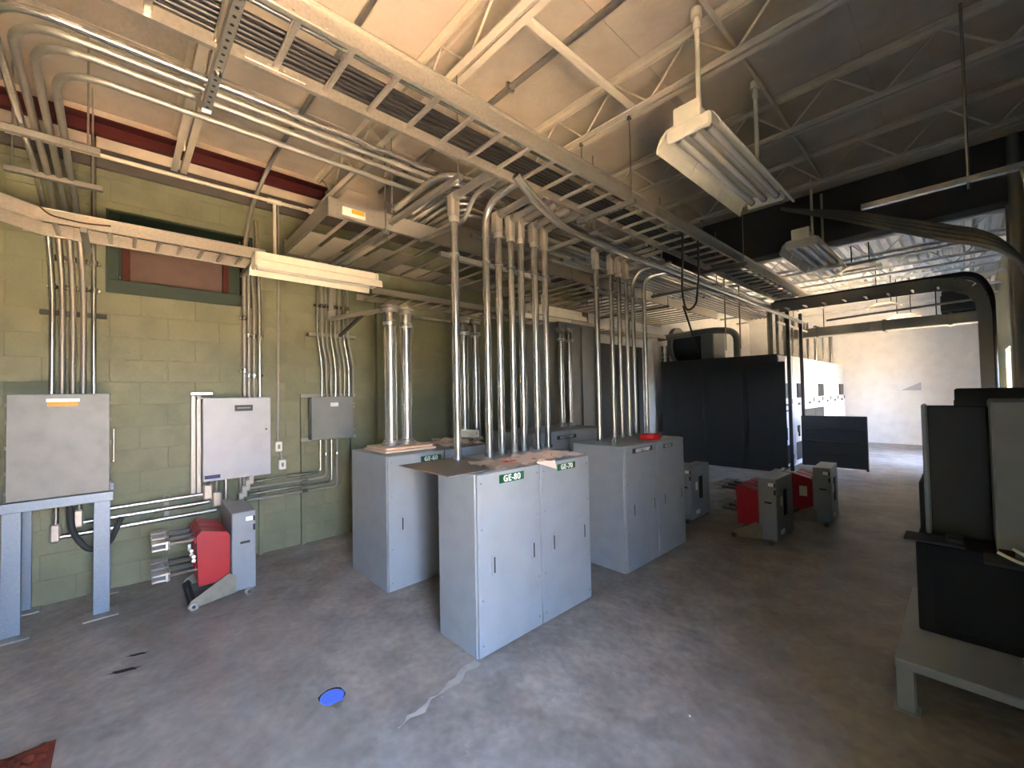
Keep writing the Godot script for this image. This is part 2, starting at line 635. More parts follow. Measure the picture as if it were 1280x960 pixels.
# ------------------------------------------------------------------ joists and roof steel
func joist(z: float, x0: float, x1: float, top: float, depth: float, m: String, label: String, group: String, step := 0.62, light := true) -> void:
	var t := thing("roof_joist", label, "joist", Vector3(0, 0, z), 0, group)
	for y in [top, top - depth]:
		var s := st_new()
		for sg in [-1.0, 1.0]:
			b2(s, Vector3(x0, y - 0.022, sg * 0.012), Vector3(x1, y + 0.022, sg * 0.017), 0.0)
			var yy: float = y + 0.019 if y == top else y - 0.019
			b2(s, Vector3(x0, yy - 0.004, sg * 0.012), Vector3(x1, yy + 0.004, sg * 0.062), 0.0)
		part("top_chord" if y == top else "bottom_chord", s, m, t)
	var x := x0 + 0.15
	var up := true
	while x + step * 0.5 < x1:
		var s := st_new()
		var a := Vector3(x, top if up else top - depth, 0)
		var b := Vector3(x + step * 0.5, top - depth if up else top, 0)
		cyl(s, a, b, 0.0095, 6)
		part("web_bar", s, m, t)
		x += step * 0.5
		up = not up

func roof_steel() -> void:
	var zs := [0.86, -0.42, -1.72, -3.0, -4.28, -5.56]
	var where := ["out over the first doorway side", "crossing above the punched strut on the left", "running to the green wall above the sloped cable tray end", "crossing behind the large pendant light's stem", "just beyond the large pendant light", "last one before the brown header beam"]
	for i in zs.size():
		joist(zs[i], WX + 0.02, RX, 4.205, 0.31, "steel_cream", "cream open-web roof joist " + where[i], "roof joists of the near room")
	var fz := [-8.2, -9.6, -11.0, -12.4, -13.8, -15.2]
	for i in fz.size():
		joist(fz[i], WX + 0.02, RX, 4.29, 0.42, "deck", "grey open-web joist under the corrugated deck, %s beyond the header beam" % ORD[i], "roof joists of the far room", 0.9)
	# bridging bar between joists
	var s := st_new()
	b2(s, Vector3(-1.745, 3.885, -3.0), Vector3(-1.70, 3.915, -1.72), 0.003)
	solo("bridging_bar", s, "steel_cream", "cream flat bar bridging two roof joists", "bar")
	# red steel along the wall top
	s = st_new()
	b2(s, Vector3(WX + 0.04, 3.99, -1.78), Vector3(WX + 0.10, 4.10, NZ - 0.02), 0.006)
	b2(s, Vector3(WX + 0.04, 4.085, -1.78), Vector3(WX + 0.20, 4.10, NZ - 0.02), 0.003)
	solo("red_steel_beam", s, "red_steel", "dark red steel angle along the top of the green wall", "beam")
	# grey conduits lying across under the roof boards
	var t := thing("ceiling_conduit", "dark conduit crossing under roof boards and dropping down the green wall", "conduit", Vector3.ZERO, 0, "conduits under the roof boards")
	s = st_new()
	tube(s, bend([Vector3(0.3, 4.185, -1.18), Vector3(-4.95, 4.185, -1.18), Vector3(-5.09, 3.7, -1.02), Vector3(-5.13, 3.2, -0.96), Vector3(-5.13, 1.68, -0.96)], 0.2), 0.022, 10)
	part("pipe", s, "galv_dull", t)
	conduit_straps(t, [3.3, 2.5, 1.95], Vector3(-5.13, 0, -0.96), 0.022)
	t = thing("ceiling_conduit", "dark conduit crossing under roof boards beneath the flat bridging bar", "conduit", Vector3.ZERO, 0, "conduits under the roof boards")
	s = st_new()
	tube(s, bend([Vector3(0.3, 4.20, -2.375), Vector3(-3.4, 4.20, -2.375), Vector3(-4.9, 4.20, -2.375)], 0.2), 0.026, 10)
	part("pipe", s, "galv_dull", t)
	for x in [-3.6, -2.5, -1.2]:
		s = st_new()
		b2(s, Vector3(x - 0.012, 4.17, -2.41), Vector3(x + 0.012, 4.238, -2.34), 0.002)
		part("clip", s, "galv_dull", t)

func conduit_straps(t: Node3D, ys: Array, p: Vector3, r: float) -> void:
	for y in ys:
		var s := st_new()
		cyl(s, Vector3(p.x, y - 0.022, p.z), Vector3(p.x, y + 0.022, p.z), r + 0.004, 10)
		b2(s, Vector3(p.x - r - 0.012, y - 0.012, p.z - r - 0.02), Vector3(p.x - r + 0.002, y + 0.012, p.z + r + 0.02), 0.002)
		part("coupling", s, "galv", t)

# ------------------------------------------------------------------ boarded window in the green wall
func wall_openings() -> void:
	var z0 := 0.09
	var z1 := -1.05
	var y0 := 2.63
	var y1 := 3.385
	var s := st_new()
	var x := WX
	# back panel in dark green
	b2(s, Vector3(x - 0.215, y0 + 0.01, z1 + 0.01), Vector3(x - 0.19, y1 - 0.01, z0 - 0.01))
	var w := struct("window_1", s, "frame_green", "boarded window in dark green frame high on the green wall", "window")
	s = st_new()
	# splayed reveal boards
	quad(s, Vector3(x + 0.002, y1, z0), Vector3(x + 0.002, y1, z1), Vector3(x - 0.19, y1 - 0.10, z1 + 0.06), Vector3(x - 0.19, y1 - 0.10, z0 - 0.06), Vector3(0.4, -0.9, 0).normalized())
	b2(s, Vector3(x - 0.19, y1 - 0.02, z1), Vector3(x + 0.004, y1, z0), 0.002)
	part("head_board", s, "frame_green", w)
	for k in 2:
		s = st_new()
		var za: float = [z0, z1][k]
		var sg: float = [-1.0, 1.0][k]
		b2(s, Vector3(x - 0.19, y0, minf(za, za + sg * 0.09)), Vector3(x - 0.05, y1, maxf(za, za + sg * 0.09)), 0.004)
		b2(s, Vector3(x - 0.19, y0, minf(za, za + sg * 0.02)), Vector3(x + 0.004, y1, maxf(za, za + sg * 0.02)), 0.002)
		part("side_board", s, "frame_green", w)
	s = st_new()
	b2(s, Vector3(x - 0.19, y0, z1), Vector3(x - 0.03, y0 + 0.13, z0), 0.004)
	part("sill_board", s, "frame_green", w)
	s = st_new()
	b2(s, Vector3(x - 0.19, y0 + 0.14, -0.80), Vector3(x - 0.155, 3.12, -0.06), 0.003)
	part("closing_board", s, "board", w, "brown board closing the window")
	for zz in [-0.045, -0.83]:
		s = st_new()
		b2(s, Vector3(x - 0.185, y0 + 0.12, zz - 0.028), Vector3(x - 0.145, 3.14, zz + 0.028), 0.004)
		part("rusty_strip", s, "rust", w)
	s = st_new()
	cyl(s, Vector3(x - 0.18, 2.80, 0.005), Vector3(x - 0.12, 2.80, 0.005), 0.012, 10)
	part("bolt_head", s, "off_white", w)

# ------------------------------------------------------------------ grey floor cabinets
func cabinet(called: String, label: String, x0: float, x1: float, z0: float, z1: float, h: float, doors: int, group: String) -> Node3D:
	# front faces +X at x1; runs from z0 (near) to z1 (far)
	var t := thing(called, label, "cabinet", Vector3((x0 + x1) * 0.5, 0, (z0 + z1) * 0.5), 0, group)
	var cx := (x0 + x1) * 0.5
	var cz := (z0 + z1) * 0.5
	var dx := (x1 - x0) * 0.5
	var dz := (z0 - z1) * 0.5
	var s := st_new()
	b2(s, Vector3(-dx, 0.0, -dz), Vector3(dx - 0.022, h, dz), 0.006)
	part("body", s, "cab", t)
	var w := 2 * dz / doors
	for k in doors:
		s = st_new()
		var za := dz - k * w
		b2(s, Vector3(dx - 0.02, 0.012, za - w + 0.005), Vector3(dx, h - 0.004, za - 0.004), 0.003)
		var d := part("door", s, "cab_door", t)
		for f in [0.23, 0.86]:
			var zz: float = za - w * f
			s = st_new()
			b2(s, Vector3(dx - 0.003, 0.49, zz - 0.016), Vector3(dx + 0.004, 0.625, zz + 0.022), 0.002)
			part("latch_plate", s, "cab_door", d)
			s = st_new()
			b2(s, Vector3(dx + 0.002, 0.507, zz - 0.006), Vector3(dx + 0.0055, 0.607, zz + 0.005))
			part("latch_slot", s, "sign_black", d)
		s = st_new()
		for zz in [za - 0.035, za - w + 0.035]:
			for yy in [0.08, 0.36, 0.80, 1.09]:
				cyl(s, Vector3(dx - 0.004, yy, zz), Vector3(dx + 0.005, yy, zz), 0.006, 8)
		part("screw", s, "cab_olive", d)
	return t

func sign_on(t: Node3D, txt: String, x: float, y: float, z: float, w: float, h: float, plate: String, ink: String, th: float) -> void:
	var s := st_new()
	b2(s, Vector3(x, y - h * 0.5, z - w * 0.5), Vector3(x + 0.004, y + h * 0.5, z + w * 0.5), 0.001)
	part("sign_plate", s, plate, t)
	text(txt, th, ink, t, Vector3(x + 0.005, y, z), PI / 2)

func cabinets() -> void:
	var t := cabinet("control_cabinet", "front two-door grey cabinet with GE-80 and GE-70 signs and papers on top", -2.535, -2.095, -1.635, -2.79, 1.15, 2, "grey floor cabinets")
	sign_on(t, "GE-80", 0.222, 1.095, 0.28, 0.225, 0.055, "sign_green", "sign_white", 0.042)
	sign_on(t, "GE-70", 0.222, 1.095, -0.29, 0.21, 0.048, "sign_green", "sign_white", 0.038)
	t = cabinet("control_cabinet", "grey cabinet nearest green wall carrying two big flanged pipes and GE-60 sign", -4.08, -3.33, -1.655, -2.8, 1.145, 2, "grey floor cabinets")
	sign_on(t, "GE-60", 0.377, 1.085, 0.15, 0.21, 0.05, "sign_green", "sign_white", 0.038)
	t = cabinet("control_cabinet", "grey two-door cabinet with black HEAT PUMP sign and red ring on top", -2.72, -2.12, -3.362, -4.53, 1.15, 2, "grey floor cabinets")
	sign_on(t, "HEAT PUMP", 0.302, 1.10, 0.28, 0.36, 0.045, "sign_black", "sign_white", 0.034)
	sign_on(t, "GE-40", 0.302, 1.09, -0.22, 0.2, 0.042, "sign_grey", "cab_pale", 0.03)
	eye_bolt(t, Vector3(0.13, 1.15, 0.50))
	eye_bolt(t, Vector3(0.12, 1.15, -0.42))
	t = cabinet("control_cabinet", "shadowed grey cabinet in back row behind the conduits, with PUMP sign", -4.08, -3.33, -3.4, -4.72, 1.2, 2, "grey floor cabinets")
	sign_on(t, "HEAT PUMP", 0.377, 1.12, 0.06, 0.36, 0.045, "charcoal", "cab_pale", 0.034)
	# papers, plate and pads on the cabinet tops
	var s := st_new()
	b2(s, Vector3(-2.78, 1.151, -2.02), Vector3(-2.16, 1.158, -1.47), 0.001)
	var o := solo("steel_plate", s, "plate", "loose brown steel plate overhanging the left end of the GE-80 cabinet", "plate")
	t = thing("folded_drawings", "crumpled drawings lying over the top edge of the GE-80 cabinet", "papers", Vector3(-2.2, 1.16, -2.2))
	sheet_paper(t, "sheet", Vector3(0.0, 0.008, 0.12), 0.34, 0.62, 0.05, 0.05, "paper_b", 5)
	sheet_paper(t, "sheet", Vector3(0.02, 0.02, -0.18), 0.30, 0.5, -0.12, 0.04, "paper", 8)
	sheet_paper(t, "sheet", Vector3(0.05, 0.026, 0.05), 0.2, 0.42, 0.3, 0.035, "paper", 9)
	s = st_new()
	quad(s, Vector3(0.112, 0.02, 0.08), Vector3(0.112, 0.03, -0.16), Vector3(0.118, -0.07, -0.18), Vector3(0.116, -0.01, 0.0), Vector3(1, 0.1, 0).normalized())
	quad(s, Vector3(0.1105, 0.02, 0.08), Vector3(0.1105, 0.03, -0.16), Vector3(0.1165, -0.07, -0.18), Vector3(0.1145, -0.01, 0.0), Vector3(-1, -0.1, 0).normalized())
	part("hanging_corner", s, "paper", t)
	s = st_new()
	b2(s, Vector3(0.03, 0.035, 0.20), Vector3(0.09, 0.038, 0.30), 0.001)
	part("pink_note", s, "pink", t)
	t = thing("wood_pads", "pale wooden pad stack under the two flanged pipes", "pads", Vector3(-3.73, 1.147, -1.98))
	for k in 2:
		s = st_new()
		b2(s, Vector3(-0.22 + 0.02 * k, 0.022 * k, -0.26 + 0.02 * k), Vector3(0.24 - 0.03 * k, 0.022 * k + 0.02, 0.26 - 0.02 * k), 0.004)
		part("pad", s, "wood", t)
	t = thing("folded_drawings", "stack of dusty papers behind the brown steel plate on back cabinet", "papers", Vector3(-3.6, 1.146, -2.52))
	sheet_paper(t, "sheet", Vector3(0.0, 0.01, 0.0), 0.5, 0.4, 0.1, 0.05, "paper", 15)
	sheet_paper(t, "sheet", Vector3(-0.05, 0.03, -0.05), 0.4, 0.36, -0.2, 0.06, "paper_b", 17)
	t = thing("terminal_block", "small white box on papers beside the tall single conduit", "box", Vector3(-3.5, 1.215, -2.66), 0.3)
	s = st_new()
	b2(s, Vector3(-0.08, 0, -0.05), Vector3(0.08, 0.075, 0.05), 0.006)
	part("body", s, "off_white", t)
	s = st_new()
	b2(s, Vector3(0.078, 0.03, -0.002), Vector3(0.083, 0.06, 0.004))
	part("slot", s, "charcoal", t)
	t = thing("red_ring", "bright red plastic ring cap on the HEAT PUMP cabinet", "ring", Vector3(-2.28, 1.152, -4.10))
	s = st_new()
	lathe(s, [Vector2(0.06, 0.0), Vector2(0.105, 0.0), Vector2(0.112, 0.02), Vector2(0.108, 0.05), Vector2(0.095, 0.052), Vector2(0.09, 0.02), Vector2(0.06, 0.018)], 24)
	part("rim", s, "red_bright", t)
	s = st_new()
	cyl(s, Vector3(0, 0.002, 0), Vector3(0, 0.012, 0), 0.09, 20)
	part("base", s, "red_bright", t)

func lathe(s: SurfaceTool, prof: Array, sides: int, o := Vector3.ZERO) -> void:
	for i in prof.size() - 1:
		var p: Vector2 = prof[i]
		var q: Vector2 = prof[i + 1]
		var d := (q - p).normalized()
		for k in sides:
			var a := TAU * k / sides
			var b := TAU * (k + 1) / sides
			var da := Vector3(cos(a), 0, sin(a))
			var db := Vector3(cos(b), 0, sin(b))
			var na := (da * d.y - Vector3.UP * d.x).normalized()
			var nb := (db * d.y - Vector3.UP * d.x).normalized()
			var A := o + da * p.x + Vector3.UP * p.y
			var B := o + db * p.x + Vector3.UP * p.y
			var C := o + db * q.x + Vector3.UP * q.y
			var D := o + da * q.x + Vector3.UP * q.y
			tri(s, A, B, C, na, nb, nb)
			tri(s, A, C, D, na, nb, na)

func sheet_paper(t: Node3D, called: String, c: Vector3, w: float, l: float, turn: float, wave: float, m: String, sd: int) -> void:
	var n := FastNoiseLite.new()
	n.seed = sd
	n.frequency = 2.2
	var s := st_new()
	var N := 10
	var P := []
	for i in N + 1:
		var r := []
		for j in N + 1:
			var u := (i / float(N) - 0.5) * w
			var v := (j / float(N) - 0.5) * l
			var h := absf(n.get_noise_2d(u * 3.0, v * 3.0)) * wave
			r.append(c + Vector3(u, h, v).rotated(Vector3.UP, turn))
		P.append(r)
	for i in N:
		for j in N:
			var nn: Vector3 = (P[i + 1][j + 1] - P[i][j]).cross(P[i + 1][j] - P[i][j + 1]).normalized()
			if nn.y < 0:
				nn = -nn
			quad(s, P[i][j], P[i + 1][j], P[i + 1][j + 1], P[i][j + 1], nn)
			var e := Vector3(0, -0.0025, 0)
			quad(s, P[i][j] + e, P[i + 1][j] + e, P[i + 1][j + 1] + e, P[i][j + 1] + e, -nn)
	part(called, s, m, t)

func eye_bolt(t: Node3D, p: Vector3) -> void:
	var s := st_new()
	ring_xy(s, p + Vector3(0, 0.034, 0), 0.026, 0.009, Vector3(0, 0, 1), Vector3.UP)
	cyl(s, p - Vector3(0, 0.002, 0), p + Vector3(0, 0.01, 0), 0.02, 12)
	part("eye_bolt", s, "silver", t)

# ------------------------------------------------------------------ main overhead cable tray and the conduits that rise to it
func main_tray() -> void:
	var xl := -2.21
	var xr := -1.83
	var y0 := 3.205
	var y1 := 3.315
	var z0 := 1.2
	var z1 := -10.0
	var t := thing("ladder_tray", "long aluminium ladder cable tray running down the room overhead", "cable tray")
	for x in [xl, xr]:
		var sg := 1.0 if x == xl else -1.0
		var s := st_new()
		b2(s, Vector3(x - 0.003, y0, z1), Vector3(x + 0.003, y1, z0))
		b2(s, Vector3(minf(x, x - sg * 0.022), y0, z1), Vector3(maxf(x, x - sg * 0.022), y0 + 0.005, z0))
		b2(s, Vector3(minf(x, x - sg * 0.028), y1 - 0.005, z1), Vector3(maxf(x, x - sg * 0.028), y1, z0))
		var r := part("side_rail", s, "alu", t)
		for zz in [-0.55, -3.6, -6.6]:
			s = st_new()
			b2(s, Vector3(x - 0.008, y0 + 0.018, zz - 0.13), Vector3(x + 0.008, y1 - 0.018, zz + 0.13), 0.002)
			for k in 4:
				for yy in [y0 + 0.035, y1 - 0.035]:
					cyl(s, Vector3(x - 0.014, yy, zz - 0.1 + k * 0.066), Vector3(x + 0.014, yy, zz - 0.1 + k * 0.066), 0.007, 6)
			part("splice_plate", s, "alu", r)
	var rs := st_new()
	bx(rs, Vector3.ZERO, Vector3(xr - xl - 0.006, 0.022, 0.028), 0.004)
	var rung := rs.commit()
	var z := z0 - 0.12
	while z > z1:
		var o := mpart("rung", rung, "alu", t)
		o.position = Vector3((xl + xr) * 0.5, y0 + 0.03, z)
		z -= 0.232
	# supports: struts on rods
	var sup := [[-0.33, "punched strut under the near end of the main cable tray"], [-3.02, "strut under main cable tray on two long rods from a joist"], [-5.56, "strut under main cable tray near the header beam"]]
	for q in sup:
		var zz: float = q[0]
		var th := thing("tray_hanger", q[1], "hanger", Vector3(0, 0, zz), 0, "hangers of the main cable tray")
		var s := st_new()
		var xa := -2.65 if zz > -1.0 else -2.33
		b2(s, Vector3(xa, y0 - 0.042, -0.021), Vector3(-1.75, y0 - 0.001, 0.021), 0.003)
		var st := part("strut", s, "galv_dull", th)
		s = st_new()
		var x: float = xa + 0.03
		while x < -1.8:
			cyl(s, Vector3(x, y0 - 0.0425, 0), Vector3(x, y0 - 0.0435, 0), 0.008, 8)
			x += 0.05
		part("punched_hole", s, "sign_black", st).set_meta("kind", "stuff")
		for xx in ([-1.785, xa + 0.06] if zz < -1.0 else [-1.785, -2.3]):
			s = st_new()
			cyl(s, Vector3(xx, y0 - 0.07, 0), Vector3(xx, 3.92, 0), 0.006, 8)
			part("rod", s, "galv_dull", th)
			s = st_new()
			cyl(s, Vector3(xx, y0 - 0.062, 0), Vector3(xx, y0 - 0.043, 0), 0.015, 6)
			part("nut", s, "galv", th)
			s = st_new()
			cyl(s, Vector3(xx, 3.86, 0), Vector3(xx, 3.885, 0), 0.018, 6)
			part("nut", s, "galv", th)
		if zz > -1.0:
			s = st_new()
			bar(s, Vector3(-2.64, 3.165, 0), Vector3(-2.90, 3.36, 0.0), 0.041, 0.041)
			part("clamp_strut", s, "galv_dull", th)
	# cables lying in the tray
	for k in 6:
		var s := st_new()
		var x := xl + 0.035 + k * 0.034
		var p := PackedVector3Array()
		for i in 26:
			var zz := z0 - 0.02 - i * (z0 - z1 - 0.04) / 25.0
			p.append(Vector3(x + 0.003 * sin(i * 1.3 + k * 2.0), y0 + 0.056 + 0.002 * (k % 2), zz))
		tube(s, p, 0.0135, 8)
		solo("power_cable", s, "cable", "black cable lying in the main tray, %s from its left rail" % ORD[k], "cable", "cables in the main tray")
	# bright bare tube lying in the tray
	var s2 := st_new()
	cyl(s2, Vector3(-1.91, y0 + 0.056, z0), Vector3(-1.91, y0 + 0.056, z1), 0.012, 8)
	solo("power_cable", s2, "galv", "bright slim metal tube lying beside the black cables in main tray", "tube")
	# conduits rising from the GE-80 cabinet
	var ww := thing("wireway", "grey wireway standing behind the GE-80 cabinet under the plate", "wireway", Vector3(-2.70, 0, -2.28))
	var sw0 := st_new()
	b2(sw0, Vector3(-0.13, 0, -0.72), Vector3(0.155, 1.145, 0.40), 0.006)
	part("body", sw0, "cab", ww)
	sw0 = st_new()
	b2(sw0, Vector3(-0.135, 1.10, -0.725), Vector3(0.16, 1.149, 0.405), 0.004)
	part("lid", sw0, "cab", ww)
	var zc := [-1.90, -2.215, -2.352, -2.496, -2.614, -2.79, -2.93]
	for i in 7:
		var bare := i == 1
		var th := thing("riser_conduit", "%s galvanized conduit from the left rising from the GE-80 cabinet" % ORD[i], "conduit", Vector3(-2.66, 1.15 if i > 0 else 1.16, zc[i]), 0, "conduits rising from the GE-80 cabinet")
		riser(th, 0.031 if i != 3 and i != 6 else 0.028, bare, [3.165, 3.2, 3.16, 3.165, 3.17, 3.18, 3.18][i] - 1.15, i)
	var zh := [-3.66, -3.93, -4.08, -4.235, -4.37, -4.36]
	for i in 6:
		var th := thing("riser_conduit", "%s galvanized conduit from the left rising from the HEAT PUMP cabinet" % ORD[i], "conduit", Vector3(-2.6 if i < 5 else -2.45, 1.15, zh[i]), 0, "conduits rising from the HEAT PUMP cabinet")
		riser(th, 0.0265 if i == 0 else 0.0225, i >= 4, [3.13, 3.12, 3.12, 3.12, 3.02, 2.92][i] - 1.15, i + 1)
	# long curved conduit sweeping under the tray
	var sw := thing("sweep_conduit", "single large conduit curving from under tray and running down the room", "conduit")
	var s3 := st_new()
	tube(s3, bend([Vector3(-2.12, 3.2, -2.05), Vector3(-2.13, 3.12, -2.2), Vector3(-2.19, 3.0, -2.62), Vector3(-2.2, 2.99, -3.2), Vector3(-2.2, 2.99, -10.0)], 0.3), 0.032, 14)
	part("pipe", s3, "galv", sw)
	s3 = st_new()
	cyl(s3, Vector3(-2.2, 2.99, -3.30), Vector3(-2.2, 2.99, -3.38), 0.038, 14)
	part("coupling", s3, "galv", sw)
	s3 = st_new()
	cyl(s3, Vector3(-2.2, 2.99, -6.30), Vector3(-2.2, 2.99, -6.38), 0.038, 14)
	part("coupling", s3, "galv", sw)
	# strut that ties each group of risers
	for q in [[-1.80, -3.06, "short strut clamping the risers of the GE-80 cabinet", -2.70, -2.66], [-3.58, -4.74, "short strut clamping the risers of the HEAT PUMP cabinet", -2.64, -2.6]]:
		var th := thing("riser_strut", q[2], "strut", Vector3(q[3], 2.74, (q[0] + q[1]) * 0.5), 0, "struts clamping the risers")
		var L: float = q[0] - q[1]
		s3 = st_new()
		b2(s3, Vector3(-0.042, -0.021, -L * 0.5), Vector3(-0.0005, 0.021, L * 0.5), 0.003)
		part("channel", s3, "galv_dull", th)
		var list: Array = zc if q[0] > -2.0 else zh
		for zz in list:
			s3 = st_new()
			ring_xy(s3, Vector3(q[4] - q[3], 0, zz - (q[0] + q[1]) * 0.5), 0.035, 0.005, Vector3.RIGHT, Vector3.BACK)
			b2(s3, Vector3(0.062, -0.012, zz - (q[0] + q[1]) * 0.5 - 0.012), Vector3(0.085, 0.012, zz - (q[0] + q[1]) * 0.5 + 0.004), 0.002)
			part("clamp", s3, "silver", th)

func riser(t: Node3D, r: float, bare: bool, h: float, i: int) -> void:
	var s := st_new()
	if bare:
		# long-radius bend toward the tray
		tube(s, bend([Vector3.ZERO, Vector3(0, h + 0.03, 0), Vector3(0.42 if i < 6 else 0.24, h + 0.06, 0.0 if i == 1 else -0.12)], 0.24, 10), r, 14)
		part("pipe", s, "galv", t)
	else:
		tube(s, PackedVector3Array([Vector3.ZERO, Vector3(0, h - 0.16, 0)]), r, 14)
		part("pipe", s, "galv", t)
		# pull elbow: body, cover and the back hub
		s = st_new()
		cyl(s, Vector3(0, h - 0.185, 0), Vector3(0, h - 0.14, 0), r + 0.009, 14)
		b2(s, Vector3(-r - 0.012, h - 0.15, -r - 0.006), Vector3(r + 0.006, h + 0.045, r + 0.006), 0.016)
		var e := part("pull_elbow", s, "cast", t)
		s = st_new()
		b2(s, Vector3(-r - 0.017, h - 0.13, -r - 0.002), Vector3(-r - 0.011, h + 0.035, r + 0.002), 0.002)
		part("cover", s, "cast", e)
		s = st_new()
		cyl(s, Vector3(r, h + 0.012, 0), Vector3(r + 0.05, h + 0.016, 0), r + 0.006, 14)
		tube(s, PackedVector3Array([Vector3(r + 0.03, h + 0.014, 0), Vector3(0.44, h + 0.03, 0)]), r * 0.95, 12)
		part("outgoing_pipe", s, "galv_dull", e)
	s = st_new()
	cyl(s, Vector3(0, 0.0, 0), Vector3(0, 0.028, 0), r + 0.010, 8)
	cyl(s, Vector3(0, 0.028, 0), Vector3(0, 0.034, 0), r + 0.006, 14)
	part("lock_nut", s, "galv", t)
	s = st_new()
	cyl(s, Vector3(0, h * 0.62, 0), Vector3(0, h * 0.62 + 0.07, 0), r + 0.003, 14)
	part("coupling", s, "galv", t)

# ------------------------------------------------------------------ boxes, stand and conduits on the green wall
func wall_box(called: String, label: String, x0: float, x1: float, y0: float, y1: float, z0: float, z1: float, m: String, body: String, group: String) -> Node3D:
	var t := thing(called, label, "electrical box", Vector3(x0, (y0 + y1) * 0.5, (z0 + z1) * 0.5), 0, group)
	var h := (y1 - y0) * 0.5
	var w := (z0 - z1) * 0.5
	var d := x1 - x0
	var s := st_new()
	b2(s, Vector3(0, -h, -w), Vector3(d - 0.028, h, w), 0.004)
	part("body", s, body, t)
	s = st_new()
	b2(s, Vector3(d - 0.026, -h - 0.004, -w - 0.004), Vector3(d, h + 0.004, w + 0.004), 0.006)
	part("door", s, m, t)
	return t

func wall_equipment() -> void:
	# stand
	var t := thing("steel_stand", "blue-grey steel channel stand under the large stained box", "stand", Vector3(-4.85, 0, 0.32))
	for p in [[0.23, 0.235], [0.23, -0.225], [-0.28, 0.235], [-0.28, -0.225]]:
		var s := st_new()
		b2(s, Vector3(p[0] - 0.035, 0.012, p[1] - 0.047), Vector3(p[0] + 0.0, 0.9, p[1] + 0.047), 0.003)
		var l := part("leg", s, "stand", t)
		s = st_new()
		b2(s, Vector3(p[0] - (0.09 if p[0] > 0 else 0.045), 0, p[1] - 0.10), Vector3(p[0] + 0.09, 0.012, p[1] + 0.10), 0.002)
		part("foot_plate", s, "galv_dull", l)
	for x in [0.23, -0.28]:
		var s := st_new()
		b2(s, Vector3(x - 0.04, 0.875, -0.29), Vector3(x + 0.003, 0.945, 0.31), 0.003)
		part("cross_channel", s, "stand", t)
	for z in [0.25, -0.24]:
		var s := st_new()
		b2(s, Vector3(-0.27, 0.89, z - 0.02), Vector3(0.18, 0.93, z + 0.02), 0.003)
		part("side_channel", s, "stand", t)
	# box 1
	t = wall_box("junction_box", "large stained pale metal box with orange warning label on steel stand", -4.98, -4.64, 0.95, 1.715, 0.585, 0.054, "cab_stain", "cab_stain", "electrical boxes by the green wall")
	var s := st_new()
	b2(s, Vector3(0.341, 0.325, -0.10), Vector3(0.3425, 0.35, 0.075))
	part("white_strip", s, "sign_white", t)
	s = st_new()
	b2(s, Vector3(0.341, 0.295, -0.09), Vector3(0.3425, 0.325, 0.07))
	part("orange_label", s, "orange", t, "orange warning label")
	for zz in [-0.275, 0.275]:
		for yy in [-0.32, -0.18, 0.0, 0.18, 0.31]:
			s = st_new()
			b2(s, Vector3(0.31, yy - 0.012, zz * 0.985 - 0.006), Vector3(0.346, yy + 0.012, zz * 0.985 + 0.006), 0.002)
			part("clamp", s, "cab_olive", t)
	s = st_new()
	cyl(s, Vector3(0.30, -0.16, -0.29), Vector3(0.30, 0.10, -0.29), 0.006, 8)
	part("hinge_rod", s, "galv", t)
	# box 2
	t = wall_box("junction_box", "white square panel box with black nameplate and blue corner label", -5.12, -4.95, 0.875, 1.665, -0.588, -1.157, "cab_pale", "cab_olive", "electrical boxes by the green wall")
	s = st_new()
	b2(s, Vector3(0.1705, 0.265, -0.125), Vector3(0.173, 0.325, 0.03), 0.001)
	part("nameplate", s, "sign_black", t)
	s = st_new()
	b2(s, Vector3(0.1732, 0.29, -0.105), Vector3(0.1738, 0.303, 0.01))
	part("nameplate_lettering", s, "cab_olive", t)
	s = st_new()
	b2(s, Vector3(0.1705, -0.375, 0.15), Vector3(0.172, -0.34, 0.275))
	part("blue_label", s, "navy", t, "dark blue maker's label")
	s = st_new()
	cyl(s, Vector3(0.168, 0.07, -0.245), Vector3(0.176, 0.07, -0.245), 0.009, 10)
	part("lock", s, "galv", t)
	for zz in [0.27, 0.0, -0.25]:
		s = st_new()
		b2(s, Vector3(0.02, 0.39, zz - 0.05), Vector3(0.10, 0.405, zz + 0.05), 0.002)
		part("top_hub", s, "galv_dull", t)
	# strut frame beside box 2 and behind box 3
	for q in [[-0.53, 0.70, 1.70, "pair of upright struts at the left edge of the white panel box"]]:
		var th := thing("wall_strut", q[3], "strut", Vector3(-5.135, 0, q[0]), 0, "struts on the green wall")
		for dz in [0.0, -0.045]:
			s = st_new()
			b2(s, Vector3(-0.042, q[1], dz - 0.018), Vector3(0.0, q[2], dz + 0.018), 0.003)
			part("channel", s, "galv_dull", th)
		s = st_new()
		b2(s, Vector3(-0.042, q[2], -0.16), Vector3(0.0, q[2] + 0.03, 0.02), 0.003)
		part("cap_channel", s, "galv", th)
	var th2 := thing("wall_strut", "tall strut frame running to the floor behind the small grey box", "strut", Vector3(-5.135, 0, 0), 0, "struts on the green wall")
	for zz in [-1.53, -2.10]:
		s = st_new()
		b2(s, Vector3(-0.042, 0.0, zz - 0.02), Vector3(0.0, 1.70, zz + 0.02), 0.003)
		part("upright", s, "block_b", th2)
	for yy in [1.18, 1.68]:
		s = st_new()
		b2(s, Vector3(-0.003, yy - 0.02, -2.13), Vector3(0.03, yy + 0.02, -1.50), 0.003)
		part("cross_channel", s, "galv_dull", th2)
	var th3 := thing("wall_strut", "upright strut below the right edge of the white panel box", "strut", Vector3(-5.135, 0, -1.1), 0, "struts on the green wall")
	s = st_new()
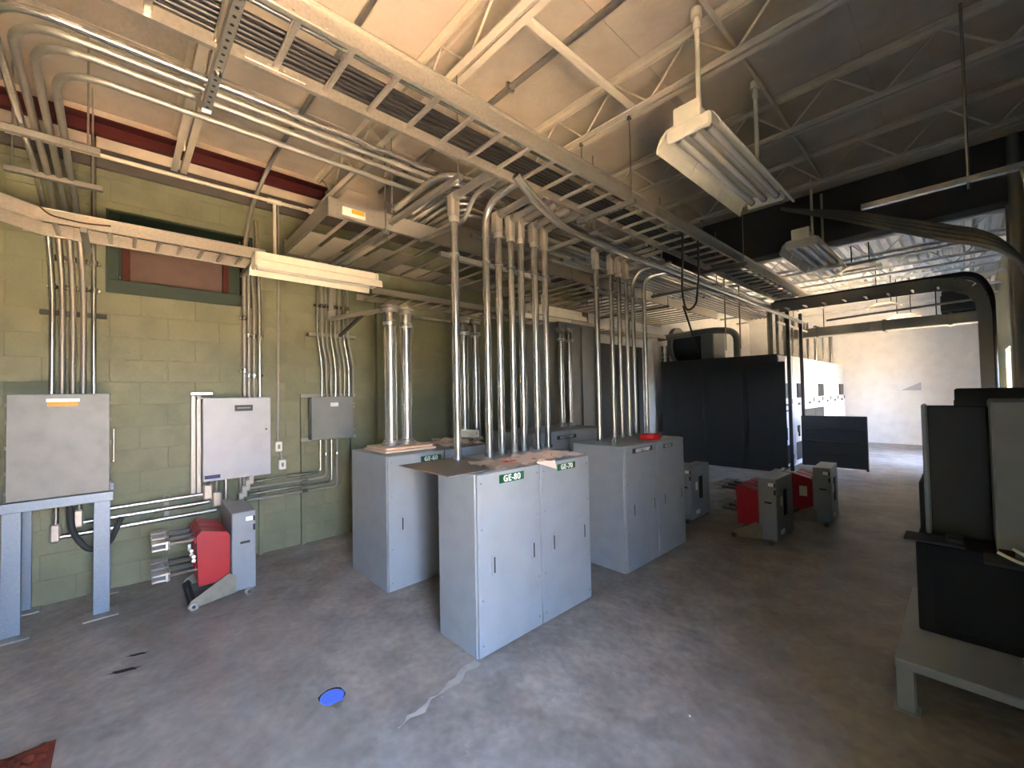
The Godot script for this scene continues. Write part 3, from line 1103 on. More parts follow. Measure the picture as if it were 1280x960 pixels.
	b2(s, Vector3(-0.042, 0.0, -0.03), Vector3(0.0, 0.80, 0.01), 0.003)
	part("upright", s, "block_b", th3)
	# box 3
	t = wall_box("junction_box", "small grey hinged box with white label beside the back cabinet", -5.10, -4.97, 1.18, 1.66, -1.575, -2.04, "cab_olive", "cab_olive", "electrical boxes by the green wall")
	s = st_new()
	b2(s, Vector3(0.1305, 0.13, -0.06), Vector3(0.132, 0.175, 0.03))
	part("white_label", s, "sign_white", t)
	for yy in [0.16, 0.12, -0.15]:
		s = st_new()
		cyl(s, Vector3(0.10, yy, -0.245), Vector3(0.12, yy, -0.245), 0.011, 8)
		part("hinge", s, "galv_dull", t)
	# conduits dropping on box 2
	var zz2 := [-1.0, -1.048, -1.10]
	for i in 3:
		t = thing("wall_conduit", "%s conduit right of window dropping onto the white panel box" % ORD[i], "conduit", Vector3.ZERO, 0, "conduits dropping onto the white panel box")
		s = st_new()
		var top := [2.97, 2.97, 3.55][i] as float
		tube(s, bend([Vector3(-5.13 if i < 2 else -5.128, 1.66, zz2[i]), Vector3(-5.13, 2.65, zz2[i]), Vector3(-5.13 + 0.02 * i, top, zz2[i] + 0.02 * i)], 0.1), [0.017, 0.015, 0.021][i], 10)
		part("pipe", s, ["galv_dull", "galv_dull", "galv"][i], t)
		conduit_straps(t, [2.32, 1.9], Vector3(-5.13, 0, zz2[i]), 0.018)
	t = thing("wall_conduit", "thin conduit ending in two small boxes right of the white panel box", "conduit", Vector3.ZERO, 0, "thin conduits on the wall")
	s = st_new()
	tube(s, bend([Vector3(-5.15, 3.8, -1.288), Vector3(-5.15, 2.4, -1.288), Vector3(-5.15, 1.16, -1.275), Vector3(-5.15, 1.02, -1.31), Vector3(-5.15, 0.95, -1.31)], 0.06), 0.013, 8)
	part("pipe", s, "galv_dull", t)
	for q in [[1.13, -1.28, 0.055], [0.93, -1.315, 0.06]]:
		s = st_new()
		b2(s, Vector3(-5.175, q[0] - 0.055, q[1] - q[2] * 0.6), Vector3(-5.12, q[0] + 0.05, q[1] + q[2] * 0.6), 0.006)
		var ob := part("outlet_box", s, "off_white", t)
		s = st_new()
		b2(s, Vector3(-5.121, q[0] - 0.025, q[1] - 0.012), Vector3(-5.117, q[0] + 0.02, q[1] + 0.012), 0.001)
		part("receptacle", s, "cab_olive", ob)
	# eight slim conduits into box 3
	for i in 8:
		var zt := -1.668 - i * 0.05
		var zb := -1.715 - i * 0.052
		t = thing("wall_conduit", "%s of eight slim conduits fanning down into the small grey box" % ORD[i], "conduit", Vector3.ZERO, 0, "slim conduits into the small grey box")
		s = st_new()
		tube(s, bend([Vector3(-5.06, 1.65, zb), Vector3(-5.06, 2.05, zb), Vector3(-5.06, 2.35, zt), Vector3(-5.06, 3.3, zt)], 0.12, 4), 0.0135, 9)
		part("pipe", s, "galv_dull" if i % 3 else "galv", t)
		conduit_straps(t, [2.72], Vector3(-5.06, 0, zt), 0.0135)
	var st4 := thing("wall_strut", "short strut clamping the eight slim conduits", "strut", Vector3(-5.10, 2.385, -1.83), 0, "struts on the green wall")
	s = st_new()
	b2(s, Vector3(-0.075, -0.02, -0.30), Vector3(0.024, 0.02, 0.25), 0.003)
	part("channel", s, "galv_dull", st4)
	# five conduits on the far left
	var zl := [0.406, 0.347, 0.286, 0.223, 0.159]
	var xa := [-2.85, -2.95, -3.06, -3.25, -3.55]
	for i in 5:
		t = thing("wall_conduit", "%s of five conduits curving down the wall left of the boarded window" % ORD[i], "conduit", Vector3.ZERO, 0, "five conduits left of the boarded window")
		s = st_new()
		var zb: float = zl[i] + 0.06
		if i < 4:
			tube(s, bend([Vector3(xa[i], 3.45, -9.5), Vector3(xa[i], 3.45, zb - 0.02), Vector3(-4.72, 3.43, zb), Vector3(-5.09, 3.15, zb - 0.03), Vector3(-5.13, 2.6, zl[i]), Vector3(-5.13, 1.70, zl[i])], 0.24, 8), 0.0205, 10)
		else:
			tube(s, bend([Vector3(-5.13, 4.1, zl[i] + 0.01), Vector3(-5.13, 1.70, zl[i])], 0.1), 0.017, 10)
		part("pipe", s, "galv" if i == 0 or i == 4 else "galv_dull", t)
		conduit_straps(t, [2.86, 2.62], Vector3(-5.13, 0, zl[i]), 0.0185)
	for q in [[-4.05, 3.385, "strut under the five conduits nearest the ceiling at far left"], [-4.72, 3.375, "strut under the five conduits near the wall at far left"]]:
		t = thing("wall_strut", q[2], "strut", Vector3(q[0], q[1], 0.36), 0, "struts on the green wall")
		s = st_new()
		b2(s, Vector3(-0.021, -0.021, -0.26), Vector3(0.021, 0.021, 0.26), 0.003)
		part("channel", s, "galv_dull", t)
		for dz in [-0.2, 0.22]:
			s = st_new()
			cyl(s, Vector3(0, 0.02, dz), Vector3(0, 4.19 - q[1], dz), 0.006, 6)
			part("rod", s, "galv_dull", t)
	t = thing("wall_strut", "flat strut behind the five conduits below the wall tray", "strut", Vector3(-5.165, 2.405, 0.29), 0, "struts on the green wall")
	s = st_new()
	b2(s, Vector3(-0.012, -0.02, -0.21), Vector3(0.014, 0.02, 0.19), 0.003)
	part("channel", s, "charcoal", t)
	# wall cable tray in front of the window
	t = thing("ladder_tray", "aluminium ladder tray along green wall in front of the boarded window", "cable tray")
	for x in [-4.56, -4.95]:
		s = st_new()
		b2(s, Vector3(x - 0.003, 2.985, -1.03), Vector3(x + 0.003, 3.085, 0.45))
		b2(s, Vector3(x - 0.012, 2.985, -1.03), Vector3(x + 0.012, 2.99, 0.45))
		b2(s, Vector3(x - 0.012, 3.08, -1.03), Vector3(x + 0.012, 3.085, 0.45))
		var rr := part("side_rail", s, "alu", t)
		s = st_new()
		bar(s, Vector3(x, 3.035, 0.44), Vector3(x + 0.12, 3.10, 0.80), 0.006, 0.1)
		bar(s, Vector3(x + 0.12, 3.10, 0.79), Vector3(x + 0.5, 3.2, 1.25), 0.006, 0.1)
		part("bend_rail", s, "alu", rr)
		s = st_new()
		b2(s, Vector3(x - 0.007, 3.0, 0.28), Vector3(x + 0.007, 3.07, 0.55), 0.002)
		for k in 3:
			cyl(s, Vector3(x - 0.012, 3.035, 0.31 + k * 0.09), Vector3(x + 0.014, 3.035, 0.31 + k * 0.09), 0.008, 6)
		part("splice_plate", s, "alu", rr)
	var rs := st_new()
	bx(rs, Vector3.ZERO, Vector3(0.384, 0.02, 0.026), 0.003)
	var rm := rs.commit()
	for k in 10:
		var o := mpart("rung", rm, "alu", t)
		o.position = Vector3(-4.755, 3.008, 0.36 - k * 0.152)
	for q in [[-0.95, -4.99], [0.20, -4.99]]:
		s = st_new()
		b2(s, Vector3(-5.18, 2.94, q[0] - 0.02), Vector3(-4.52, 2.982, q[0] + 0.02), 0.003)
		part("bracket", s, "galv_dull", t)
	# brown cable on the wall tray's face
	s = st_new()
	tube(s, bend([Vector3(-4.545, 3.10, 0.44), Vector3(-4.54, 3.03, 0.38), Vector3(-4.54, 3.015, 0.2), Vector3(-4.54, 3.035, 0.05)], 0.06), 0.006, 6)
	solo("loose_wire", s, "brown_cable", "thin brown wire drooping on the face of the wall tray", "wire")
	# horizontal conduits between box 1 stand and box 2
	for i in 3:
		t = thing("cross_conduit", "%s horizontal conduit from the top between steel stand and white panel box" % ORD[i], "conduit", Vector3.ZERO, 0, "horizontal conduits low on the green wall")
		var y: float = [0.735, 0.66, 0.575][i]
		var x: float = [-5.095, -5.065, -5.035][i]
		s = st_new()
		tube(s, PackedVector3Array([Vector3(x, y, -0.60 - 0.05 * i), Vector3(x, y - 0.01, 0.10 + 0.13 * i)]), [0.019, 0.0225, 0.0225][i], 12)
		part("pipe", s, "galv", t)
		s = st_new()
		b2(s, Vector3(x - 0.03, y - 0.05, 0.08 + 0.13 * i), Vector3(x + 0.03, y + 0.10, 0.145 + 0.13 * i), 0.014)
		var pe := part("pull_elbow", s, "cast", t)
		s = st_new()
		cyl(s, Vector3(x, y + 0.09, 0.11 + 0.13 * i), Vector3(x + 0.02, 0.948, 0.11 + 0.13 * i), 0.019, 10)
		part("stub_pipe", s, "galv", pe)
		s = st_new()
		b2(s, Vector3(x - 0.028, y - 0.06, -0.68 - 0.07 * i), Vector3(x + 0.028, y + 0.09, -0.60 - 0.07 * i), 0.014)
		pe = part("pull_elbow", s, "cast", t)
		s = st_new()
		cyl(s, Vector3(x, y + 0.08, -0.64 - 0.07 * i), Vector3(-5.04, 0.868, -0.64 - 0.07 * i), 0.019, 10)
		part("stub_pipe", s, "galv", pe)
	t = thing("pipe_hook", "round pipe hook over the horizontal conduits", "hook", Vector3(-5.10, 0.72, -0.33))
	s = st_new()
	ring_xy(s, Vector3(0, 0.035, 0), 0.022, 0.006, Vector3.BACK, Vector3.UP)
	b2(s, Vector3(-0.06, -0.18, -0.018), Vector3(-0.045, 0.02, 0.018), 0.002)
	part("hook_ring", s, "galv_dull", t)
	s = st_new()
	tube(s, bend([Vector3(-4.98, 0.94, 0.30), Vector3(-4.98, 0.60, 0.28), Vector3(-4.98, 0.42, 0.18), Vector3(-4.98, 0.44, 0.06), Vector3(-4.98, 0.66, -0.02)], 0.2), 0.021, 10)
	solo("flexible_conduit", s, "charcoal", "dark flexible conduit looping under the large stained box", "conduit")
	# conduits from box 3 down and across to below box 2
	for i in 4:
		t = thing("cross_conduit", "%s of four conduits elbowing from small grey box across to the white panel box" % ORD[i], "conduit", Vector3.ZERO, 0, "conduits elbowing between the two boxes")
		var zc := -1.70 - 0.062 * i
		var y := 0.80 - 0.062 * i
		s = st_new()
		tube(s, bend([Vector3(-5.08, 1.18, zc), Vector3(-5.08, y, zc), Vector3(-5.08, y - 0.005, -1.02 + 0.02 * i)], 0.05, 5), 0.014, 9)
		part("pipe", s, "galv_dull" if i % 2 else "galv", t)
		s = st_new()
		b2(s, Vector3(-5.11, y - 0.03, -1.03 + 0.03 * i), Vector3(-5.05, y + 0.09, -0.975 + 0.03 * i), 0.012)
		var pe := part("pull_elbow", s, "cast", t)
		s = st_new()
		cyl(s, Vector3(-5.08, y + 0.06, -1.0 + 0.03 * i), Vector3(-5.06, 0.868, -1.0 + 0.03 * i), 0.014, 8)
		part("stub_pipe", s, "galv_dull", pe)
		s = st_new()
		cyl(s, Vector3(-5.08, y, -1.50), Vector3(-5.08, y, -1.555), 0.019, 8)
		part("coupling", s, "galv", t)
		s = st_new()
		cyl(s, Vector3(-5.08, 0.98, zc - 0.0), Vector3(-5.08, 1.02, zc), 0.019, 8)
		part("coupling", s, "galv", t)

# ------------------------------------------------------------------ lower tray and flanged pipes
func low_tray() -> void:
	var t := thing("ladder_tray", "deep sided cable tray with sloped open end above the flanged pipes", "cable tray")
	var z0 := -1.25
	var z1 := -9.2
	var xr := -3.50
	var xl := -4.75
	var y0 := 3.15
	for x in [xr, xl]:
		var s := st_new()
		b2(s, Vector3(x - 0.004, y0, z1), Vector3(x + 0.004, y0 + 0.15, z0))
		b2(s, Vector3(x - 0.03, y0 + 0.145, z1), Vector3(x + 0.004, y0 + 0.15, z0))
		b2(s, Vector3(x - 0.03, y0, z1), Vector3(x + 0.004, y0 + 0.005, z0))
		var r := part("side_rail", s, "alu", t)
		if x == xr:
			s = st_new()
			b2(s, Vector3(x + 0.004, y0 + 0.03, -1.56), Vector3(x + 0.0055, y0 + 0.10, -1.36))
			part("white_label", s, "sign_white", r)
			s = st_new()
			b2(s, Vector3(x + 0.0055, y0 + 0.06, -1.55), Vector3(x + 0.007, y0 + 0.095, -1.44))
			part("yellow_label", s, "yellow", r)
	var rs := st_new()
	bx(rs, Vector3.ZERO, Vector3(xr - xl - 0.008, 0.02, 0.03), 0.003)
	var rm := rs.commit()
	var z := -1.42
	while z > z1:
		var o := mpart("rung", rm, "alu", t)
		o.position = Vector3((xl + xr) * 0.5, y0 + 0.016, z)
		z -= 0.23
	var s := st_new()
	# sloped end drop-out
	prism(s, PackedVector2Array([Vector2(0, 0.15), Vector2(0, 0.0), Vector2(0.55, -0.02), Vector2(1.24, -0.02), Vector2(1.24, 0.10)]), Vector3(xr, y0, z0 + 0.002), Vector3.LEFT, Vector3.UP, Vector3(0, 0, 0.006))
	part("end_plate", s, "galv_dull", t)
	for k in 5:
		s = st_new()
		bx(s, Vector3(-4.35, y0 + 0.002, -1.32 - 0.001 * k - k * 0.23), Vector3(0.75, 0.006, 0.16))
		part("bottom_pan", s, "alu", t)
	# hanger strut under it
	var th := thing("tray_hanger", "strut under the deep sided tray with rods and a post at the wall", "hanger", Vector3(0, 0, -1.733), 0, "hangers of the deep sided tray")
	s = st_new()
	b2(s, Vector3(-4.86, 3.09, -0.021), Vector3(-3.44, 3.135, 0.021), 0.004)
	part("strut", s, "galv_dull", th)
	s = st_new()
	cyl(s, Vector3(-3.47, 3.05, 0), Vector3(-3.47, 3.92, 0), 0.007, 8)
	cyl(s, Vector3(-3.47, 3.06, 0), Vector3(-3.47, 3.088, 0), 0.02, 6)
	part("rod", s, "galv", th)
	s = st_new()
	ring_xy(s, Vector3(-3.44, 3.12, 0.02), 0.02, 0.006, Vector3.RIGHT, Vector3.UP)
	part("beam_clamp", s, "silver", th)
	s = st_new()
	b2(s, Vector3(-4.82, 2.55, -0.021), Vector3(-4.778, 3.09, 0.021), 0.003)
	part("post", s, "galv_dull", th)
	s = st_new()
	b2(s, Vector3(-4.83, 2.52, -0.03), Vector3(-4.768, 2.62, 0.03), 0.004)
	part("post_base", s, "cast", th)
	for zz in [-4.3, -6.9]:
		th = thing("tray_hanger", "hanger strut under the deep sided tray %s the HEAT PUMP cabinet" % ("above" if zz > -5.0 else "beyond"), "hanger", Vector3(0, 0, zz), 0, "hangers of the deep sided tray")
		s = st_new()
		b2(s, Vector3(-4.82, 3.09, -0.021), Vector3(-3.40, 3.13, 0.021), 0.004)
		part("strut", s, "galv_dull", th)
		for x in [-3.43, -4.79]:
			s = st_new()
			cyl(s, Vector3(x, 3.06, 0), Vector3(x, 3.9, 0), 0.007, 8)
			part("rod", s, "galv_dull", th)
	# horizontal braces to the flanged pipes
	th = thing("pipe_brace", "grey strut bracing the flanged pipes back to the wall", "strut", Vector3(-4.78, 2.50, -1.73), 0, "braces of the flanged pipes")
	s = st_new()
	bar(s, Vector3(0.0, 0.03, 0.0), Vector3(0.95, -0.01, -0.14), 0.04, 0.04)
	part("strut", s, "galv_dull", th)
	s = st_new()
	bar(s, Vector3(-0.33, -0.12, -0.2), Vector3(0.60, 0.0, -0.1), 0.03, 0.03)
	part("diagonal", s, "charcoal", th)
	th = thing("pipe_brace", "long thin bar tying the first flanged pipes to the shadowed pair", "strut", Vector3(-3.75, 2.44, -2.5), 0, "braces of the flanged pipes")
	s = st_new()
	b2(s, Vector3(-0.02, -0.015, -0.4), Vector3(0.02, 0.015, 0.36), 0.003)
	part("bar", s, "galv", th)
	# flanged pipes
	var pp := [[-3.75, -1.905, 0.062, 2.52, "left one of the first pair of big flanged pipes on the GE-60 cabinet"], [-3.75, -2.075, 0.056, 2.515, "right one of the first pair of big flanged pipes on the GE-60 cabinet"], [-3.75, -2.78, 0.05, 2.50, "left one of the shadowed flanged pipes behind the tall conduits"], [-3.75, -2.94, 0.05, 2.50, "right one of the shadowed flanged pipes behind the tall conduits"], [-3.75, -4.42, 0.042, 2.55, "left one of the far flanged pipes between the two riser groups"], [-3.75, -4.60, 0.036, 2.55, "right one of the far flanged pipes between the two riser groups"]]
	for p in pp:
		var base := 1.19 if p[1] > -2.5 else (1.145 if p[1] > -3.2 else 1.2)
		th = thing("flanged_pipe", p[4], "pipe", Vector3(p[0], base, p[1]), 0, "flanged pipes on the back cabinets")
		var r: float = p[2]
		var h: float = p[3] - base
		s = st_new()
		cyl(s, Vector3(0, 0, 0), Vector3(0, h - 0.02, 0), r, 20)
		part("pipe", s, "galv", th)
		s = st_new()
		lathe(s, [Vector2(r, h - 0.06), Vector2(r + 0.012, h - 0.05), Vector2(r + 0.014, h - 0.02), Vector2(r + 0.026, h - 0.016), Vector2(r + 0.026, h), Vector2(0.001, h + 0.006)], 20)
		part("top_flange", s, "galv_dull", th)
		s = st_new()
		lathe(s, [Vector2(r + 0.028, 0.0), Vector2(r + 0.028, 0.014), Vector2(r + 0.012, 0.018), Vector2(r + 0.01, 0.045), Vector2(r, 0.05)], 20)
		part("base_collar", s, "galv_dull", th)
		s = st_new()
		for k in 6:
			var an := TAU * k / 6.0
			cyl(s, Vector3(cos(an) * (r + 0.02), 0.012, sin(an) * (r + 0.02)), Vector3(cos(an) * (r + 0.02), 0.028, sin(an) * (r + 0.02)), 0.008, 6)
		b2(s, Vector3(r - 0.004, h - 0.19, -0.02), Vector3(r + 0.03, h - 0.15, 0.02), 0.004)
		cyl(s, Vector3(0, h - 0.185, 0), Vector3(0, h - 0.155, 0), r + 0.004, 20)
		part("clamp_bolts", s, "silver", th)
	# horizontal run of rungs near the wall, lower tray in shadow
	t = thing("ladder_tray", "narrow shadowed tray low behind the deep sided tray along the wall", "cable tray")
	for x in [-4.98, -4.55]:
		s = st_new()
		b2(s, Vector3(x - 0.003, 2.83, -9.0), Vector3(x + 0.003, 2.90, -2.1))
		part("side_rail", s, "alu", t)
	rs = st_new()
	bx(rs, Vector3.ZERO, Vector3(0.43, 0.016, 0.024), 0.003)
	rm = rs.commit()
	for k in 30:
		var o := mpart("rung", rm, "alu", t)
		o.position = Vector3(-4.765, 2.845, -2.2 - k * 0.225)

# ------------------------------------------------------------------ overhead conduit banks
func conduit_runs() -> void:
	for i in 7:
		var t := thing("bank_conduit", "%s curved conduit from the outside in the bank sweeping out of the deep tray" % ORD[i], "conduit", Vector3.ZERO, 0, "conduits sweeping out of the deep tray")
		var z := -1.83 - i * 0.085
		var x := -2.66 - i * 0.078
		var s := st_new()
		tube(s, bend([Vector3(-3.62 - 0.05 * i, 3.345, z), Vector3(-3.42 - 0.05 * i, 3.36, z), Vector3(x, 3.375 - 0.002 * i, z), Vector3(x, 3.37, z - 0.6), Vector3(x, 3.37, -10.4)], 0.24, 8), 0.029 if i < 2 else 0.024, 12)
		part("pipe", s, "galv", t)
		s = st_new()
		cyl(s, Vector3(-3.62 - 0.05 * i, 3.345, z), Vector3(-3.56 - 0.05 * i, 3.35, z), 0.034, 10)
		part("bushing", s, "galv_dull", t)
	# lower layer running straight under the tray
	for i in 6:
		var t := thing("bank_conduit", "%s straight conduit from the left in the layer above the risers" % ORD[i], "conduit", Vector3.ZERO, 0, "straight conduits above the risers")
		var x := -3.22 + i * 0.082
		var s := st_new()
		tube(s, PackedVector3Array([Vector3(x, 3.20, -2.5 - 0.05 * i), Vector3(x, 3.20, -10.2)]), 0.021, 10)
		part("pipe", s, "galv_dull", t)
		for zz in [-3.6 - 0.1 * i, -6.6 - 0.1 * i]:
			s = st_new()
			cyl(s, Vector3(x, 3.20, zz), Vector3(x, 3.20, zz - 0.06), 0.025, 10)
			part("coupling", s, "galv", t)
	# struts carrying the banks
	var k := 0
	for z in [-1.72, -3.3, -4.6, -6.2]:
		var t := thing("bank_strut", "cross strut carrying the overhead conduits, %s from the near end" % ORD[k], "strut", Vector3(-2.9, 3.16, z), 0, "cross struts carrying the overhead conduits")
		var s := st_new()
		b2(s, Vector3(-0.45, -0.021, -0.021), Vector3(0.58, 0.018, 0.021), 0.003)
		part("channel", s, "galv_dull", t)
		for x in [-0.42, 0.55]:
			s = st_new()
			cyl(s, Vector3(x, -0.04, 0), Vector3(x, 0.75, 0), 0.006, 6)
			part("rod", s, "galv_dull", t)
		k += 1
	# offset conduit near the single riser
	var t2 := thing("offset_conduit", "slim conduit offset beside the first riser's pull elbow", "conduit")
	var s2 := st_new()
	tube(s2, bend([Vector3(-3.42, 3.10, -2.06), Vector3(-2.75, 3.07, -2.06), Vector3(-2.60, 3.24, -2.06), Vector3(-2.22, 3.27, -2.06)], 0.08), 0.018, 10)
	part("pipe", s2, "galv_dull", t2)
	# loop of cable hanging from the tray
	s2 = st_new()
	var lp := PackedVector3Array()
	for q in [[-1.92, 3.25, -4.22], [-1.93, 3.0, -4.22], [-1.95, 2.65, -4.23], [-1.94, 2.47, -4.30], [-1.88, 2.54, -4.40], [-1.86, 2.85, -4.44], [-1.86, 3.24, -4.44]]:
		lp.append(Vector3(q[0], q[1], q[2]))
	tube(s2, bend(Array(lp), 0.12, 4), 0.011, 8)
	solo("hanging_cable", s2, "cable", "black cable loop hanging from the main tray", "cable")
	s2 = st_new()
	tube(s2, bend([Vector3(-1.95, 2.53, -4.25), Vector3(-1.95, 2.3, -4.42), Vector3(-1.95, 2.06, -4.56)], 0.1), 0.010, 8)
	solo("hanging_cable", s2, "cable", "black cable tail dangling below the cable loop", "cable")
	# thin black hanger rods that reach far down in front of the dark cabinets
	k = 0
	for q in [[-2.505, -6.9, 2.27], [-2.28, -6.85, 2.27]]:
		var s := st_new()
		cyl(s, Vector3(q[0], q[2], q[1]), Vector3(q[0], 3.57, q[1]), 0.011, 8)
		solo("black_rod", s, "galv_dull", "%s black vertical rod in front of the dark cabinet end" % ["left", "right"][k], "rod", "black rods")
		k += 1
	# cream pipe with tee along the wall that carries the wall light
	var t3 := thing("light_support", "cream pipe along wall with a tee dropping to the short fluorescent light", "pipe")
	s2 = st_new()
	cyl(s2, Vector3(-4.60, 3.6, 0.6), Vector3(-4.60, 3.6, -1.55), 0.017, 10)
	part("pipe", s2, "steel_cream", t3)
	s2 = st_new()
	cyl(s2, Vector3(-4.60, 3.6, -1.06), Vector3(-4.60, 3.6, -1.18), 0.026, 10)
	cyl(s2, Vector3(-4.60, 3.6, -1.44), Vector3(-4.60, 3.6, -1.56), 0.028, 10)
	part("tee", s2, "steel_cream", t3)
	s2 = st_new()
	cyl(s2, Vector3(-4.60, 3.6, -1.12), Vector3(-4.58, 2.93, -1.12), 0.015, 10)
	part("drop_pipe", s2, "steel_cream", t3)

# ------------------------------------------------------------------ fluorescent fixtures (all switched off)
func fluorescent(label: String, p: Vector3, L: float, w: float, tubes: int, group: String, m := "fixture") -> Node3D:
	# origin on the reflector's lip plane, length along Z
	var t := thing("fluorescent_light", label, "light fixture", p, 0, group)
	var h := w * 0.5
	var s := st_new()
	var e := Vector3(0, 0, -L)
	var o := Vector3(0, 0, L * 0.5)
	sheet(s, [Vector2(-h, 0), Vector2(-h * 0.98, 0.03), Vector2(-h * 0.86, 0.09), Vector2(-h * 0.66, 0.128), Vector2(-h * 0.45, 0.135), Vector2(h * 0.45, 0.135), Vector2(h * 0.66, 0.128), Vector2(h * 0.78, 0.112)], 0.004, o, Vector3.RIGHT, Vector3.UP, e)
	part("reflector", s, m, t)
	s = st_new()
	cyl(s, Vector3(h, 0.012, L * 0.5), Vector3(h, 0.012, -L * 0.5 - 0.03), 0.011, 10)
	for k in 4:
		var zz := L * 0.5 - 0.02 - k * (L - 0.04) / 3.0
		sheet(s, [Vector2(h * 0.78, 0.112), Vector2(h * 0.9, 0.07), Vector2(h, 0.015)], 0.006, Vector3(0, 0, zz + 0.012), Vector3.RIGHT, Vector3.UP, Vector3(0, 0, -0.024))
	part("side_lip", s, m, t)
	s = st_new()
	b2(s, Vector3(-h * 0.36, 0.137, -L * 0.5), Vector3(h * 0.36, 0.22, L * 0.5), 0.006)
	part("channel", s, m, t)
	for sg in [-1.0, 1.0]:
		s = st_new()
		var zz: float = sg * (L * 0.5 - 0.01)
		b2(s, Vector3(-h * 0.66, 0.035, zz - 0.02), Vector3(h * 0.72, 0.128, zz + 0.02), 0.012)
		var so := part("socket_bar", s, m, t)
		s = st_new()
		b2(s, Vector3(-h * 0.42, 0.12, zz - 0.014), Vector3(h * 0.42, 0.25, zz + 0.014), 0.008)
		part("end_cap", s, m, so)
	for k in 4:
		s = st_new()
		var zz := L * 0.5 - 0.02 - k * (L - 0.04) / 3.0
		sheet(s, [Vector2(-h + 0.004, 0.004), Vector2(-h * 0.955, 0.03), Vector2(-h * 0.84, 0.085), Vector2(-h * 0.66, 0.122)], 0.007, Vector3(0, 0, zz + 0.008), Vector3.RIGHT, Vector3.UP, Vector3(0, 0, -0.016))
		part("reflector_rib", s, m, t)
	for k in tubes:
		s = st_new()
		var x := lerpf(-h * 0.42, h * 0.5, k / maxf(1.0, tubes - 1.0))
		cyl(s, Vector3(x, 0.075, L * 0.5 - 0.05), Vector3(x, 0.075, -L * 0.5 + 0.05), 0.025, 14)
		var tb := part("lamp_tube", s, "tube", t)
		s = st_new()
		for sg in [-1.0, 1.0]:
			cyl(s, Vector3(x, 0.075, sg * (L * 0.5 - 0.05)), Vector3(x, 0.075, sg * (L * 0.5 - 0.08)), 0.0265, 14)
		part("tube_cap", s, "galv_dull", tb)
	return t

func fixtures() -> void:
	var t := fluorescent("large cream fluorescent pendant light with three tubes, switched off", Vector3(-1.195, 3.3, -3.53), 1.6, 0.43, 3, "fluorescent pendant lights")
	var s := st_new()
	for q in [[-2.84 + 3.53, 0.04], [-3.88 + 3.53, 0.08]]:
		s = st_new()
		cyl(s, Vector3(q[1], 0.2, q[0]), Vector3(q[1], 0.88, q[0]), 0.016, 10)
		cyl(s, Vector3(q[1], 0.86, q[0]), Vector3(q[1], 0.92, q[0]), 0.036, 10)
		cyl(s, Vector3(q[1], 0.78, q[0]), Vector3(q[1], 0.83, q[0]), 0.024, 10)
		part("stem", s, "fixture", t)
	# conduit that runs along over it
	s = st_new()
	tube(s, bend([Vector3(-1.07, 4.16, -2.3), Vector3(-1.07, 4.16, -3.0), Vector3(-1.06, 4.15, -3.9), Vector3(-1.08, 4.14, -6.1)], 0.1), 0.018, 8)
	solo("feed_conduit", s, "steel_cream", "cream conduit along the roof feeding the pendant lights", "conduit")
	t = fluorescent("smaller dim fluorescent pendant light in front of the header beam", Vector3(-1.2, 3.2, -6.2), 1.25, 0.42, 3, "fluorescent pendant lights")
	for z in [0.15, -0.4]:
		s = st_new()
		cyl(s, Vector3(0.02, 0.2, z), Vector3(0.02, 0.95, z), 0.014, 8)
		part("stem", s, "fixture", t)
	# wall light, reflector facing the room
	t = thing("fluorescent_light", "short cream fluorescent light hung at the green wall beside the tray", "light fixture", Vector3(-4.42, 2.83, -1.49), 0, "fluorescent pendant lights")
	var L := 1.18
	s = st_new()
	sheet(s, [Vector2(0.17, 0.0), Vector2(0.155, 0.07), Vector2(0.07, 0.10), Vector2(0.065, 0.17), Vector2(-0.065, 0.17), Vector2(-0.07, 0.10), Vector2(-0.155, 0.07), Vector2(-0.17, 0.0)], 0.005, Vector3(0, 0, L * 0.5), Vector3.RIGHT, Vector3.UP, Vector3(0, 0, -L))
	part("reflector", s, "fixture", t)
	for sg in [-1.0, 1.0]:
		s = st_new()
		b2(s, Vector3(-0.085, 0.03, sg * (L * 0.5 - 0.015) - 0.015), Vector3(0.085, 0.165, sg * (L * 0.5 - 0.015) + 0.015), 0.008)
		part("end_cap", s, "fixture", t)
	for x in [-0.07, 0.07]:
		s = st_new()
		cyl(s, Vector3(x, 0.05, L * 0.5 - 0.04), Vector3(x, 0.05, -L * 0.5 + 0.04), 0.019, 12)
		part("lamp_tube", s, "tube", t)
	# second wall light deeper in the room
	t = thing("fluorescent_light", "shadowed fluorescent light behind the far flanged pipes", "light fixture", Vector3(-4.3, 2.80, -4.95), 0, "fluorescent pendant lights")
	s = st_new()
	sheet(s, [Vector2(0.17, 0.0), Vector2(0.155, 0.07), Vector2(0.07, 0.10), Vector2(0.065, 0.17), Vector2(-0.065, 0.17), Vector2(-0.07, 0.10), Vector2(-0.155, 0.07), Vector2(-0.17, 0.0)], 0.005, Vector3(0, 0, L * 0.5), Vector3.RIGHT, Vector3.UP, Vector3(0, 0, -L))
	part("reflector", s, "fixture", t)
	s = st_new()
	cyl(s, Vector3(0, 0.05, L * 0.5 - 0.02), Vector3(0, 0.05, -L * 0.5 + 0.02), 0.019, 12)
	part("lamp_tube", s, "tube", t)
	s = st_new()
	cyl(s, Vector3(0, 0.165, 0.3), Vector3(0, 0.348, 0.3), 0.012, 8)
	part("stem", s, "fixture", t)

